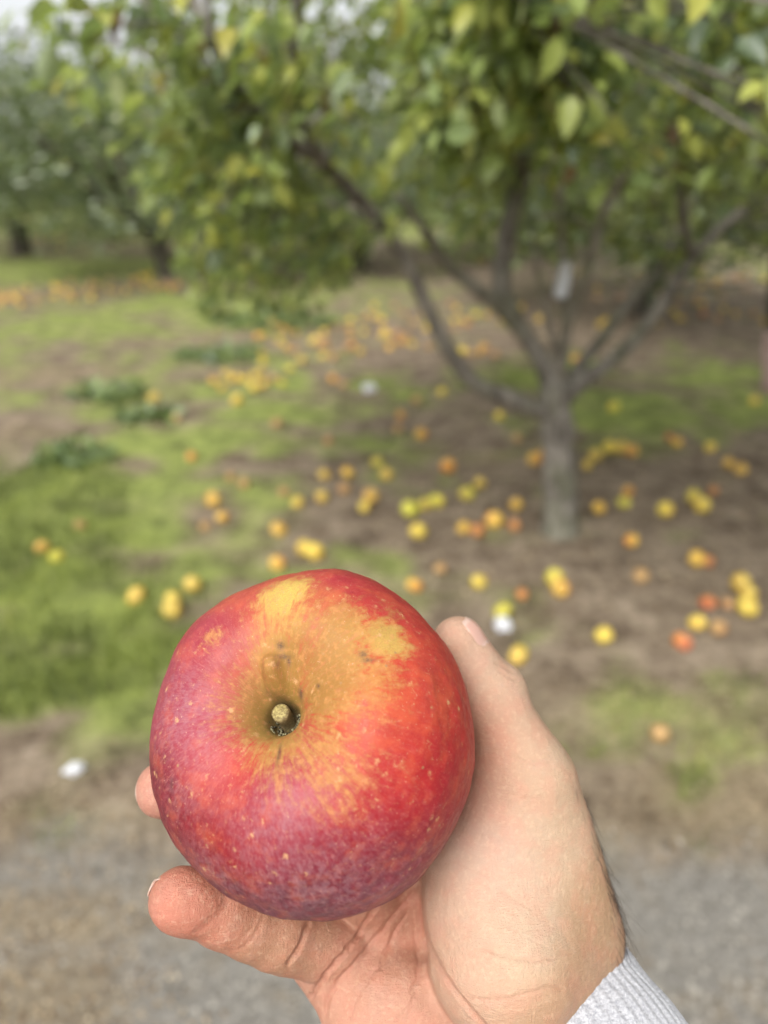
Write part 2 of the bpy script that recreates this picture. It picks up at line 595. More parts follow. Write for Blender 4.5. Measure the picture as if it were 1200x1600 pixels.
def leaf_material(name, stops, trans=0.35, objrand=False):
    t = NT(name)
    ti = t.rand() if objrand else t.attr('tint')
    c = t.ramp(ti, stops)
    n = t.noise(t.geo(), 55, 3, 0.6)
    c = t.mix(t.map(n, 0.35, 0.7, 0.0, 0.3), c, t.mix(0.6, c, (0.20, 0.26, 0.05)))
    # leaf undersides are paler and greyer
    bf = t.geo('Backfacing')
    c2 = t.mix(0.5, c, (0.32, 0.36, 0.26))
    cc = t.mix(bf, c, c2)
    pr = t.principled(cc, 0.36, spec=0.6)
    tr = t.n('ShaderNodeBsdfTranslucent')
    t.link(t.mix(0.5, c, (0.26, 0.36, 0.04)), tr.inputs['Color'])
    mx = t.n('ShaderNodeMixShader'); mx.inputs[0].default_value = trans
    t.link(pr.outputs[0], mx.inputs[1]); t.link(tr.outputs[0], mx.inputs[2]); t.link(mx.outputs[0], t.out.inputs[0])
    return t.m


NEAR_STOPS = [(0.0, (0.10, 0.14, 0.095)), (0.20, (0.15, 0.21, 0.10)), (0.45, (0.26, 0.33, 0.10)), (0.65, (0.36, 0.42, 0.11)), (0.84, (0.46, 0.49, 0.12)), (0.92, (0.42, 0.40, 0.07)), (0.955, (0.44, 0.36, 0.09)), (0.975, (0.17, 0.055, 0.03)), (1.0, (0.13, 0.045, 0.03))]
M_LEAF = leaf_material('apple_leaves', NEAR_STOPS, 0.5)
M_LEAF1 = leaf_material('apple_leaf_single', NEAR_STOPS, 0.5, True)
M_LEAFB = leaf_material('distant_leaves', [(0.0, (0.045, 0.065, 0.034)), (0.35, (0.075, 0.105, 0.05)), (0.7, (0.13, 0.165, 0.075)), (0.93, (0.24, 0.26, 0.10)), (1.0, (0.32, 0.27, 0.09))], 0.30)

LEAF = np.array([[0, 0, 0], [-.27, .32, .07], [0, .34, -.03], [.27, .32, .07], [-.22, .68, .03], [0, .70, -.06], [.22, .68, .03], [0, 1.0, -.12]])
LEAFT = np.array([[0, 2, 1], [0, 3, 2], [1, 2, 5], [1, 5, 4], [2, 3, 6], [2, 6, 5], [4, 5, 7], [5, 6, 7]])


def limb_mesh(pts, r0, r1, seg=12, rough=0.16, per=7, seed=0.0, flare=0.0):
    c = catmull(np.array(pts), per)
    L = np.linspace(0, 1, len(c))
    r = r0 + (r1 - r0) * L
    if flare: r = r * (1 + flare * np.exp(-L * 9))
    r[-1] *= 0.5
    return tube(c, r, seg, True, rough, seed)


# --- the tree in the middle ground
TY = ground(872, 828)[1]
A = lambda px, py, dy: atY(px, py, TY + dy)
tree = empty('apple_tree', ground(872, 828))
bpy.context.view_layer.update()
tag(tree, 'grey-barked apple tree with low forked limbs right of centre, fallen apples all round', 'tree')
base = ground(874, 832)
trunk_pts = [base + np.array([0, 0, -0.08]), base + np.array([0, 0, 0.02]), A(876, 770, 0), A(872, 700, 0), A(868, 640, 0), A(868, 596, 0.0)]


def child(o, par):
    o.parent = par
    o.matrix_parent_inverse = par.matrix_world.inverted()
    return o


V_, Q_, T_ = limb_mesh(trunk_pts, 0.068, 0.056, 20, 0.2, 8, 1.0, 0.45)
child(link('trunk', mesh_np('trunk', V_, [Q_, T_]), M_BARK), tree)
LIMBS = [
    ([A(866, 648, 0), A(810, 628, -.05), A(742, 598, -.12), A(700, 545, -.18), A(672, 490, -.22), A(640, 420, -.28), A(592, 345, -.36), A(520, 270, -.5), A(450, 215, -.62), A(380, 150, -.75), A(330, 60, -.9)], .040, .010, M_BARK),
    ([A(868, 612, 0), A(846, 565, .02), A(815, 515, .02), A(780, 478, .0), A(745, 452, -.05), A(705, 420, -.1), A(670, 370, -.2), A(620, 300, -.3)], .046, .012, M_BARK),
    ([A(800, 500, .02), A(784, 450, .03), A(788, 390, .05), A(803, 320, .06), A(822, 250, .05), A(852, 195, .0), A(880, 130, -.1), A(905, 40, -.2), A(930, -70, -.3)], .046, .016, M_BARK),
    ([A(820, 262, .05), A(790, 225, 0), A(755, 180, -.15), A(715, 110, -.4), A(690, 20, -.6)], .026, .010, M_BARK),
    ([A(872, 600, 0), A(878, 560, .08), A(884, 520, .14), A(882, 470, .2), A(880, 400, .25), A(872, 300, .3), A(850, 200, .4)], .030, .010, M_BARKP),
    ([A(874, 590, 0), A(866, 540, .05), A(852, 480, .1), A(840, 430, .12), A(832, 360, .16)], .022, .006, M_BARKP),
    ([A(884, 515, .14), A(905, 455, .18), A(925, 390, .2), A(945, 330, .2), A(965, 290, .2), A(1000, 240, .2), A(1035, 160, .15), A(1060, 60, .1)], .024, .009, M_BARKP),
    ([A(932, 372, .2), A(905, 345, .24), A(880, 340, .3)], .014, .005, M_BARKP),
    ([A(878, 612, 0), A(900, 580, .1), A(940, 530, .2), A(985, 470, .3), A(1030, 420, .4), A(1060, 360, .5), A(1085, 290, .55), A(1100, 200, .6)], .030, .010, M_BARK),
    ([A(872, 628, 0), A(915, 592, .05), A(965, 556, .1), A(1010, 510, .16), A(1050, 450, .22), A(1090, 392, .28), A(1140, 345, .32), A(1200, 290, .35), A(1270, 200, .4)], .040, .014, M_BARK),
    ([A(1082, 400, .27), A(1065, 330, .2), A(1070, 260, .1), A(1085, 190, -.1), A(1110, 90, -.35)], .022, .010, M_BARK),
    ([A(852, 195, .0), A(830, 120, -.3), A(800, 40, -.7), A(770, -40, -1.0)], .022, .008, M_BARK),
    ([A(520, 270, -.5), A(470, 190, -.7), A(460, 90, -.95), A(470, -20, -1.1)], .014, .006, M_BARK),
    ([A(640, 420, -.28), A(560, 330, -.1), A(470, 320, .2), A(380, 350, .3)], .014, .005, M_BARK),
]
limb_nodes = []
for q, (pts, r0, r1, m_) in enumerate(LIMBS):
    V_, Q_, T_ = limb_mesh(pts, r0 * 0.86, r1 * 0.8, 12, 0.22, 7, q * 3.1)
    child(link('limb', mesh_np('limb', V_, [Q_, T_]), m_), tree)
    c_ = catmull(np.array(pts), 5)
    limb_nodes.append(c_[len(c_) // 3:])
limb_nodes = np.concatenate(limb_nodes)

# crown: twigs grow from the limbs to points through the crown's volume, leaves sit along them
_LBX = [-400, 0, 120, 200, 240, 300, 380, 480, 560, 640, 700, 760, 850, 950, 1050, 1120, 1200, 1600]
_LBY = [-60, 110, 120, 200, 330, 440, 490, 470, 400, 400, 385, 340, 300, 325, 345, 330, 330, 420]
ends = []
while len(ends) < 700:
    c_ = np.array([0.55, TY - 0.1, 1.75]); r_ = np.array([2.1, 1.75, 1.15])
    v = rng.normal(size=3); v /= np.linalg.norm(v)
    p_ = c_ + r_ * v * rng.uniform(0.25, 1) ** 0.45
    if p_[1] < 1.0 or p_[2] < 0.75: continue
    a_, b_, d_ = w2px(p_[None])
    a_, b_, d_ = a_[0], b_[0], d_[0]
    if d_ > 0 and a_ < 110 and b_ > -250: continue
    if d_ > 0 and -250 < a_ < 1450:
        lim = np.interp(a_, _LBX, _LBY) - (130 / max(d_, 0.5)) * 0.35
        if p_[1] < 1.7: lim = min(lim, 190)
        if 680 < a_ < 1150 and p_[1] < TY: lim = min(lim, 300)
        if p_[1] > TY + 0.15 and a_ > 560: lim = max(lim, 395)
        if b_ > lim: continue
        if a_ < 600 and b_ > 130 and rng.uniform() < 0.70: continue
        if p_[1] < 1.5 and rng.uniform() < 0.6: continue
        if b_ < 110 and a_ < 330 and rng.uniform() < 0.6: continue
    if b_ < -90 and rng.uniform() < 0.90: continue
    ends.append(p_)
ends = np.array(ends)
# a few extra hanging sprays at the left of the crown
for a_, b_, dy in [(300, 470, -.1), (340, 500, 0), (390, 470, .1), (420, 510, .1), (460, 490, .05), (260, 350, -.2), (240, 300, -.3), (310, 410, -.3), (500, 430, .1), (440, 440, -.2), (360, 390, -.4), (520, 470, .3), (290, 330, -.3), (420, 340, -.5), (250, 240, -.4)]:
    for _ in range(3):
        ends = np.concatenate([ends, (A(a_ + rng.normal(0, 20), b_ - 20 + rng.normal(0, 18), dy + rng.normal(0, 0.15)))[None]])
for _ in range(150):
    ends = np.concatenate([ends, atY(rng.uniform(620, 1230), rng.uniform(-60, 262), rng.uniform(1.75, TY + 0.1))[None]])
for _ in range(10):
    ends = np.concatenate([ends, atY(rng.uniform(-30, 330), rng.uniform(-40, 150), rng.uniform(1.5, 2.3))[None]])
tw = Acc()
Lp, Lr, Ls, Lt = [], [], [], []
for p_ in ends:
    dd = np.linalg.norm(limb_nodes - p_, axis=1) + rng.uniform(0, 0.25, len(limb_nodes))
    s0 = limb_nodes[np.argmin(dd)]
    L = np.linalg.norm(p_ - s0)
    mid = s0 * 0.5 + p_ * 0.5 + np.array([0, 0, 0.12 * L]) + rng.normal(0, 0.06, 3) * L
    u = np.linspace(0, 1, 7)[:, None]
    cur = (1 - u) ** 2 * s0 + 2 * u * (1 - u) * mid + u * u * p_
    V_, Q_, T_ = tube(cur, np.linspace(0.003 + 0.003 * L, 0.0014, 7), 5, False)
    tw.add(V_, Q_)
    nl = int(rng.integers(16, 30))
    tt_ = np.clip(1 - np.abs(rng.normal(0, 0.22, nl)) / max(L, 0.35), 0.15, 1)[:, None]
    q_ = (1 - tt_) ** 2 * s0 + 2 * tt_ * (1 - tt_) * mid + tt_ * tt_ * p_ + rng.normal(0, 0.035, (nl, 3))
    Lp.append(q_)
    hue = rng.normal(0.50, 0.14)
    Lt.append(np.clip(hue + rng.normal(0, 0.24, nl), 0, 0.87))
Lp = np.concatenate(Lp); Lt = np.concatenate(Lt)
nL = len(Lp)
sel = rng.uniform(0, 1, nL)
Lt = np.where(sel > 0.955, 0.92 + (sel - 0.955) * 0.8, Lt)
Lt = np.where(sel > 0.988, 0.985, Lt)
Ls = rng.uniform(0.036, 0.074, nL)
# leaves hang: the blade direction points out and down
out = Lp - np.array([0.55, TY - 0.1, 1.5]); out[:, 2] = 0
out /= np.linalg.norm(out, axis=1)[:, None] + 1e-6
yv = out * 0.5 + rng.normal(0, 0.55, (nL, 3)) + np.array([0, 0, -0.65])
yv /= np.linalg.norm(yv, axis=1)[:, None]
zv = np.array([0, 0, 1.0]) + rng.normal(0, 0.5, (nL, 3)) + out * 0.4
xv = np.cross(yv, zv); xv /= np.linalg.norm(xv, axis=1)[:, None] + 1e-6
zv = np.cross(xv, yv)
Lr = np.stack([xv, yv, zv], -1)
# keep the view to the fork and the trunk open
la, lb, ld = w2px(Lp)
ok = (ld > 0.95)
inview = (la > -60) & (la < 1260) & (lb > -60)
ok &= ~(inview & (lb > np.where((Lp[:, 1] > TY + 0.15) & (la > 560), 425, np.interp(la, _LBX, _LBY) + 45)))
Lp, Lr, Ls, Lt, la, lb, ld = Lp[ok], Lr[ok], Ls[ok], Lt[ok], la[ok], lb[ok], ld[ok]
child(link('twigs', tw.mesh('twigs'), M_BARK), tree)['kind'] = 'stuff'
vis = (la > -20) & (la < 1220) & (lb > -20) & (lb < 700)
size_px = Ls / ld * vis
big = np.argsort(-size_px)[:300]
rest = np.setdiff1d(np.arange(len(Lp)), big)
me = scatter(LEAF, LEAFT, Lp[rest], Lr[rest], Ls[rest], 'foliage', None, {'tint': Lt[rest]})
tag(child(link('foliage', me, M_LEAF), tree), kind='stuff')
leaf_me = []
for q in range(4):
    lv = LEAF * np.array([0.9 + 0.12 * q, 1, 1 + 0.5 * q])
    leaf_me.append(mesh_np('leaf', lv, LEAFT))
    leaf_me[-1].materials.append(M_LEAF1)
inv = tree.matrix_world.inverted()
for q in big:
    o = bpy.data.objects.new('leaf', leaf_me[int(q) % 4])
    COL.objects.link(o)
    o.parent = tree
    M_ = Matrix([[*(Lr[q][i] * Ls[q]), Lp[q][i]] for i in range(3)] + [[0, 0, 0, 1]])
    o.matrix_parent_inverse = inv
    o.matrix_basis = M_

# white tag tied in the middle of the tree
tg = A(880, 436, .12)
bpy.context.view_layer.update()
u = np.linspace(0, 1, 9); tagV = []
for s in (0.0, 0.004):
    for k_ in u:
        for w_ in (-1, 0, 1):
            ww = 0.024 * (1 if 0.08 < k_ < 0.94 else 0.75)
            tagV.append((tg[0] + w_ * ww + 0.004 * math.sin(k_ * 5), tg[1] + s + 0.008 * math.sin(k_ * 4 + w_), tg[2] + 0.06 - k_ * 0.125))
tagV = np.array(tagV)
tq = []
for s in (0, 27):
    for k_ in range(8):
        for w_ in range(2):
            f = [s + k_ * 3 + w_, s + k_ * 3 + w_ + 1, s + k_ * 3 + w_ + 4, s + k_ * 3 + w_ + 3]
            tq.append(f if s else f[::-1])
for k_ in range(8):
    tq.append([k_ * 3, k_ * 3 + 3, k_ * 3 + 30, k_ * 3 + 27]); tq.append([k_ * 3 + 2, k_ * 3 + 29, k_ * 3 + 32, k_ * 3 + 5])
for w_ in range(2):
    tq.append([w_, w_ + 27, w_ + 28, w_ + 1]); tq.append([24 + w_, 25 + w_, 52 + w_, 51 + w_])
t = NT('white_plastic')
t.principled(t.mix(t.noise(t.geo(), 30, 3), (0.48, 0.49, 0.51), (0.58, 0.58, 0.60)), 0.5)
M_WHITE = t.m
tgo = empty('tree_label', tg)
bpy.context.view_layer.update()
tag(tgo, 'white tag hanging among the pale upright stems of the apple tree', 'tag')
child(link('card', mesh_np('card', tagV, np.array(tq)), M_WHITE), tgo)
V_, Q_, T_ = tube(np.array([tg + [0, 0, 0.058], tg + [0.004, 0.02, 0.09], tg + [0.0, 0.05, 0.11]]), [0.0015] * 3, 6)
child(link('tie', mesh_np('tie', V_, [Q_, T_]), M_WHITE), tgo)


# --- trees further back: three shapes with their own trunk, limbs and crown; copies reuse the meshes
def back_tree(seed, H, R, nleaf, trunk_r=0.10):
    g = np.random.default_rng(seed)
    ac = Acc(); nodes = []
    lean = g.normal(0, 0.08, 2)
    fork = np.array([lean[0], lean[1], 0.75 * H / 3])
    V_, Q_, T_ = limb_mesh([(0, 0, -0.1), (0, 0, 0.05), fork * 0.6, fork], trunk_r, trunk_r * 0.8, 12, 0.15, 5, seed, 0.4)
    trunk = mesh_np('trunk', V_, [Q_, T_])
    limbs = []
    for q in range(6):
        a = q * 1.05 + g.uniform(-.3, .3)
        e = np.array([math.cos(a) * R * g.uniform(.45, .75), math.sin(a) * R * g.uniform(.45, .75), H * g.uniform(.6, .85)])
        m1 = fork + (e - fork) * 0.4 + np.array([0, 0, -0.1]); m2 = fork + (e - fork) * 0.7 + g.normal(0, .1, 3)
        V_, Q_, T_ = limb_mesh([fork - [0, 0, .05], m1, m2, e], trunk_r * 0.55, 0.015, 8, 0.15, 5, seed + q)
        limbs.append(mesh_np('limb', V_, [Q_, T_]))
        nodes += [m1, m2, e]
    # clumps of leaves
    P_, T2 = [], []
    nc = 120
    for q in range(nc):
        v = g.normal(size=3); v /= np.linalg.norm(v)
        c_ = np.array([0, 0, H * 0.60]) + np.array([R, R, H * 0.42]) * v * g.uniform(.3, 1) ** .4
        if c_[2] < 0.55: c_[2] = 0.55 + g.uniform(0, .3)
        k_ = nleaf // nc
        P_.append(c_ + g.normal(0, 0.17, (k_, 3)) * [1.1, 1.1, .8])
        T2.append(np.clip(g.normal(.45, .12) + g.normal(0, .2, k_), 0, 1))
    P_ = np.concatenate(P_); T2 = np.concatenate(T2)
    n = len(P_)
    V = scatter(LEAF, LEAFT, P_, rand_rot(n, g.uniform(0, 2.2, n)), g.uniform(.06, .11, n), 'crown', None, {'tint': T2})
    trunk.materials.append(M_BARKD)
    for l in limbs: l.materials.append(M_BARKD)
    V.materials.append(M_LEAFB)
    return trunk, limbs, V


KINDS = [back_tree(11, 2.9, 1.75, 7800), back_tree(12, 3.3, 2.0, 8400, .12), back_tree(13, 2.6, 1.6, 7200, .085)]
BT = [  # px, py of the trunk's foot, kind, size, label
    (35, 396, 1, 1.0, 'dark-trunked tree with a wide dark crown at the far left edge', 0.3),
    (262, 432, 0, 0.95, 'dark stout trunk and drooping crown behind the left sprays of the nearer apple tree', 1.2),
    (1003, 492, 2, 1.0, 'slim dark trunk seen through the right-hand limbs of the nearer apple tree', 2.0),
    (560, 420, 1, 0.9, 'bushy green tree half hidden behind the hanging sprays left of the forked limbs', 3.1),
    (780, 405, 0, 1.05, 'dense green tree straight behind the forked limbs', 4.0),
    (1170, 372, 1, 1.0, 'green tree beyond the carpet of fallen apples at right', 5.2),
    (150, 352, 0, 1.05, 'pale green tree further off between the two dark trunks at left', 2.6),
    (420, 352, 2, 1.1, 'distant tree above the grass lane, left of the forked tree', 0.2), (660, 340, 1, 1.0, 'distant rounded tree in the far row behind the leaning left limb', 1.7),
    (930, 340, 2, 1.15, 'distant tree in the far row above the white tag', 3.6), (1130, 330, 0, 1.0, 'distant tree in the far row at the upper right', 5.9), 
    (300, 318, 1, 1.1, 'farthest-row tree glimpsed above the left grass lane', 5.5), (540, 312, 0, 1.1, 'farthest-row tree hidden behind the hanging sprays', 2.9), (820, 312, 1, 1.1, 'farthest-row tree hidden behind the upright limb', 3.3), (60, 312, 2, 1.2, 'farthest-row tree behind the dark trunk at the left edge', 0.6), (1060, 308, 0, 1.15, 'farthest-row tree hidden behind the right-hand limbs', 1.9),
]
for px_, py_, kd, szz, lb_, rz in BT:
    g0 = ground(px_, py_)
    r = empty('orchard_tree', (g0[0], g0[1], 0))
    r.rotation_euler.z = rz
    r.scale = (szz * (1.3 if px_ < 300 else 1.1), szz * (1.3 if px_ < 300 else 1.1), szz * (0.70 if py_ < 396 else 0.80))
    tag(r, lb_ or 'blurred orchard tree in the far rows, mostly hidden by nearer crowns', 'tree', 'orchard trees in the rows behind')
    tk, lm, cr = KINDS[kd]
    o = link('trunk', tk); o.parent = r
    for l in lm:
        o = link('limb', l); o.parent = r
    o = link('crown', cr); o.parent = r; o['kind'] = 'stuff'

# trunk at the right edge with a pale pinkish lower part
g0 = ground(1208, 606)
edge = empty('edge_tree', (g0[0], g0[1], 0))
bpy.context.view_layer.update()
tag(edge, 'tree at the right edge with dark bark above a pale pinkish lower trunk', 'tree')
up = lambda px, py: atY(px, py, g0[1])
V_, Q_, T_ = limb_mesh([g0 + [0.01, 0, -.06], g0, up(1208, 570), up(1211, 530), up(1212, 512)], .062, .062, 16, .10, 6, 4.0, .2)
m_p = bark('pink_bark', (0.30, 0.19, 0.17), (0.55, 0.42, 0.39), (0.36, 0.24, 0.22))
child(link('lower_trunk', mesh_np('lower_trunk', V_, [Q_, T_]), m_p), edge)['label'] = 'pale pinkish lower trunk'
V_, Q_, T_ = limb_mesh([up(1211, 530), up(1213, 480), up(1216, 420), up(1222, 340), up(1240, 220)], .058, .040, 16, .14, 6, 6.0)
child(link('trunk', mesh_np('trunk', V_, [Q_, T_]), M_BARKD), edge)
for q, e in enumerate([(1330, 120, .5), (1300, 60, .9), (1310, 20, .7)]):
    p1 = up(1240, 225)
    p2 = atY(e[0], e[1], g0[1] + e[2])
    V_, Q_, T_ = limb_mesh([p1 - [0, 0, .03], p1 * .5 + p2 * .5 + [0, 0, .08], p2], .032, .010, 8, .15, 6, q)
    child(link('limb', mesh_np('limb', V_, [Q_, T_]), M_BARKD), edge)
cme = KINDS[2][2]
o = link('crown', cme); o.parent = edge; o['kind'] = 'stuff'; o.location = (0.45, 0.2, 0.62)
bpy.context.view_layer.update()


# ------------------------------------------------------------------ fallen apples
def fruit(seed, seg=18, rin=12):
    g = np.random.default_rng(seed)
    pr_ = np.array([(0, .52), (.10, .60), (.30, .84), (.55, .90), (.82, .66), (1.0, .18), (.97, -.22), (.78, -.62), (.50, -.84), (.24, -.82), (.08, -.70), (0, -.66)])
    c_ = catmull(pr_, 2)
    a = np.linspace(0, 2 * np.pi, seg, endpoint=False)
    md = 1 + 0.05 * np.cos(a - g.uniform(0, 6)) + 0.03 * np.cos(2 * a + g.uniform(0, 6)) + .02 * np.cos(5 * a)
    V = np.stack([np.maximum(c_[:, 0], 0)[:, None] * md * np.cos(a), np.maximum(c_[:, 0], 0)[:, None] * md * np.sin(a), c_[:, 1][:, None] * g.uniform(.88, 1.0) + 0 * a], -1)
    n = len(c_)
    i = np.arange(n - 1)[:, None] * seg; j = np.arange(seg)[None]; k = (j + 1) % seg
    Q = np.stack([i + j, i + seg + j, i + seg + k, i + k], -1).reshape(-1, 4)
    V = V.reshape(-1, 3)
    sv, sq, st_ = tube(np.array([(0, 0, .5), (.02, .02, .8), (.08, .05, 1.08)]), [.05, .045, .06], 5)
    ac = Acc(); ac.add(V, Q); ac.add(sv, sq, st_)
    return ac.mesh('fallen_apple')


def fruit_mat(name, a, b, cheek, amt):
    t = NT(name)
    o = t.obj()
    n1 = t.noise(o, 1.1, 3, 0.6); n2 = t.noise(o, 6, 4, 0.7)
    sep = t.n('ShaderNodeSeparateXYZ'); t.link(o, sep.inputs[0])
    c = t.mix(t.map(n2, 0.35, 0.7), a, b)
    side = t.math('ADD', t.math('MULTIPLY', sep.outputs[0], 0.35), t.math('ADD', t.math('MULTIPLY', n1, 0.9), t.math('MULTIPLY', n2, 0.25)))
    c = t.mix(t.math('MULTIPLY', t.map(side, 0.55, 0.95), amt), c, cheek)
    v = t.map(t.rand(), 0, 1, 0.08, 0.5, False)
    c = t.mix(v, c, (0.30, 0.18, 0.06))
    sp_ = t.map(t.noise(o, 2.3, 3, .6), 0.66, 0.74)
    c = t.mix(t.math('MULTIPLY', sp_, 0.6), c, (0.14, 0.07, 0.03))
    t.principled(c, 0.38, spec=0.45)
    return t.m


FM = {'y': fruit_mat('yellow_fruit', (0.56, 0.42, 0.04), (0.63, 0.51, 0.10), (0.52, 0.22, 0.04), 0.35),
      'g': fruit_mat('green_yellow_fruit', (0.42, 0.42, 0.035), (0.55, 0.51, 0.08), (0.70, 0.42, 0.04), 0.35),
      'o': fruit_mat('orange_yellow_fruit', (0.56, 0.33, 0.04), (0.60, 0.41, 0.07), (0.48, 0.13, 0.03), 0.7),
      'r': fruit_mat('orange_red_fruit', (0.46, 0.15, 0.04), (0.52, 0.21, 0.06), (0.34, 0.05, 0.025), 0.9),
      'd': fruit_mat('dull_tan_fruit', (0.36, 0.21, 0.08), (0.40, 0.27, 0.12), (0.30, 0.11, 0.05), 0.7)}
CN = {'y': 'yellow', 'g': 'green-yellow', 'o': 'orange-yellow', 'r': 'orange-red', 'd': 'dull tan'}
FMESH = {}
for kx in FM:
    for s in range(3):
        m_ = fruit(s * 7 + ord(kx))
        m_.materials.append(FM[kx])
        FMESH[kx, s] = m_
_fc = 0


def drop(px, py, kx, label, r=0.040, group='windfall apples'):
    global _fc
    _fc += 1
    g0 = ground(px, py)
    # the listed point is the fruit's middle: move the foot of the sight line forward to rest it on the soil
    d_ = ray(px, py)
    z0 = r * 0.66
    g0 = CAMP + d_ * ((z0 - CAM_H) / d_[2])
    o = bpy.data.objects.new('fallen_apple', FMESH[kx, _fc % 3])
    COL.objects.link(o)
    gz = float(gheight(np.array([g0[0]]), np.array([g0[1]]))[0])
    o.location = (g0[0], g0[1], gz + z0)
    o.scale = (r * random.uniform(.9, 1.1), r * random.uniform(.9, 1.1), r * random.uniform(.85, 1.05))
    a1, a2 = random.uniform(0, 6.28), random.uniform(0, 2.6)
    o.rotation_euler = (a2, 0, a1)
    tag(o, label, 'apple', group)
    return o


NAMED = '''67 856 o|at the far left edge of the grass, upper of a pair
88 872 g|at the far left edge of the grass, lower of a pair
125 822 d|alone in the grass at left, faded
213 928 y|in green grass, furthest left of three beside the held apple's upper left
270 933 y|in grass left of the held apple, upper of two touching
269 950 y|in grass left of the held apple, lower of two touching
300 912 y|in green grass nearest the held apple's upper left edge
240 622 y|alone on the bright grass lane at left
275 655 d|faded on the bright grass left of centre
300 716 o|alone on the brightest green grass patch
370 624 y|on the edge of the grass below the left cluster
432 662 d|faded on grass below the left cluster
333 783 o|where grass meets soil at left, upper of two
347 807 o|where grass meets soil at left, lower of two
360 750 d|dull pair on soil left of centre, left one
381 758 d|dull pair on soil left of centre, right one
435 828 o|small and alone above the held apple's left shoulder
433 880 o|peeping over the top left edge of the held apple
475 857 y|directly above the held apple, left of two touching
493 864 y|directly above the held apple, right of two touching
443 770 d|first from the left in the row of four left of centre
465 784 y|second from the left in the row of four left of centre
503 777 y|third from the left in the row of four left of centre
507 742 y|left one of the pair above the row left of centre
543 738 o|right one of the pair above the row left of centre
538 766 d|faded, just below the pair left of centre
513 688 d|alone on the soil below the white scrap
590 722 g|upper of two touching in the middle of the soil
604 742 y|lower of two touching in the middle of the soil
580 777 o|upper of two stacked in the middle of the soil
570 792 y|lower of two stacked in the middle of the soil
640 797 g|left one of the diagonal row of three in the middle
664 791 g|centre one of the diagonal row of three in the middle
682 784 g|right one of the diagonal row of three in the middle
653 829 y|alone below the diagonal row of three
700 727 o|alone on soil midway between trunk and centre
724 825 o|largest of the orange group left of the trunk foot
746 830 r|tucked against the largest of the orange group left of the trunk foot
772 815 o|between the orange group and the trunk foot
803 822 r|nearest left of the trunk foot
806 788 o|just up and left of the trunk foot
730 773 g|left one of two touching between centre and trunk
750 755 y|right one of two touching between centre and trunk
780 648 y|under the low left limb close to the trunk
808 683 d|faded, left of the trunk's middle
835 716 o|left of the trunk's middle, left of two touching
850 709 o|left of the trunk's middle, right of two touching
658 677 o|on soil right of the white scrap, right one of two
622 668 d|on soil right of the white scrap, left one of two
626 648 o|just above a pair right of the white scrap
648 913 o|right above the thumb side of the held apple, at its upper right
688 888 d|faded, behind the thumb tip
748 908 y|alone above the thumb tip
875 922 o|lower of two touching above the thumb knuckle
866 903 g|upper of two touching above the thumb knuckle
815 928 r|small and dark, right above the white scrap by the thumb
785 953 g|resting against the white scrap by the thumb
810 1028 y|nearest the thumb knuckle
943 997 y|alone on dark grass right of the thumb
987 846 o|alone on bare soil below the trunk's right side
935 793 o|nearest right of the trunk foot
982 766 o|upper of two stacked right of the trunk foot
976 784 g|lower of two stacked right of the trunk foot
1040 798 y|bright and alone, between the stacked pair and the right pair
1096 791 y|larger of two touching at the right on bare soil
1084 776 g|smaller of two touching at the right on bare soil
1115 765 r|dark, half rotten, above the right pair
1110 700 y|bright and alone on the far right soil
1138 724 o|far right soil, left of two touching
1158 733 o|far right soil, right of two touching
1045 684 r|on dark soil right of the trunk, left of two touching
1058 692 o|on dark soil right of the trunk, right of two touching
918 727 y|right of the trunk, lower of two touching
930 710 y|right of the trunk, upper of two touching
953 697 y|right of the trunk, left of three in a row
972 698 y|right of the trunk, middle of three in a row
988 703 o|right of the trunk, right of three in a row
1088 878 o|lower right soil, left of two touching
1106 882 r|lower right soil, right of two touching
1166 935 y|in the heap at the right edge, upper one
1166 955 y|in the heap at the right edge, lower one
1156 916 y|in the heap at the right edge, topmost one
1105 948 r|small, left of the heap at the right edge
1136 950 d|between the heap at the right edge and the small red one
1089 978 y|bright and large, left below the heap at the right edge
1122 986 d|pinkish and rotten, below the heap at the right edge
1065 1008 r|lowest of the group at the right edge
1030 1148 d|faded, alone in dry grass right of the wrist
1180 622 y|on grass beside the pinkish trunk at the right edge
960 632 g|on bright grass right of the fork
320 822 d|brown, in grass right of the pair at left
520 588 o|left of the white scrap on dark soil
536 598 d|touching the white scrap's left side on dark soil
650 622 d|in the green patch right of the white scrap
690 612 y|in the green patch under the low left limb
755 540 o|between the leaning left limb and the fork
900 555 o|just right of the fork, in grass
1000 905 d|sunk in soil below the trunk's right side'''
for ln_ in NAMED.split('\n'):
    a_, lb_ = ln_.split('|')
    a_ = a_.split()
    drop(float(a_[0]), float(a_[1]), a_[2], CN[a_[2]] + ' fallen apple ' + lb_, random.uniform(0.026, 0.037) * (0.78 if a_[2] in 'rd' else 1))


def ORD(k):
    return '%d%s' % (k, 'th' if 10 < k % 100 < 14 else {1: 'st', 2: 'nd', 3: 'rd'}.get(k % 10, 'th'))


def many(n, box, label, group, kinds, seedv, r=0.029):
    g = np.random.default_rng(seedv)
    rank = {}
    pts = []
    for _ in range(n):
        x_ = g.uniform(box[0], box[2]); y_ = g.uniform(box[1], box[3])
        if len(box) > 4: y_ += (x_ - box[0]) / (box[2] - box[0]) * box[4]
        pts.append((x_, y_, kinds[int(g.integers(len(kinds)))], r * g.uniform(.85, 1.1)))
    for x_, y_, kk, rr_ in sorted(pts):
        rank[kk] = rank.get(kk, 0) + 1
        drop(x_, y_, kk, '%s %s from the left in %s' % (ORD(rank[kk]), CN[kk] + ' fallen apple', label), rr_, group)


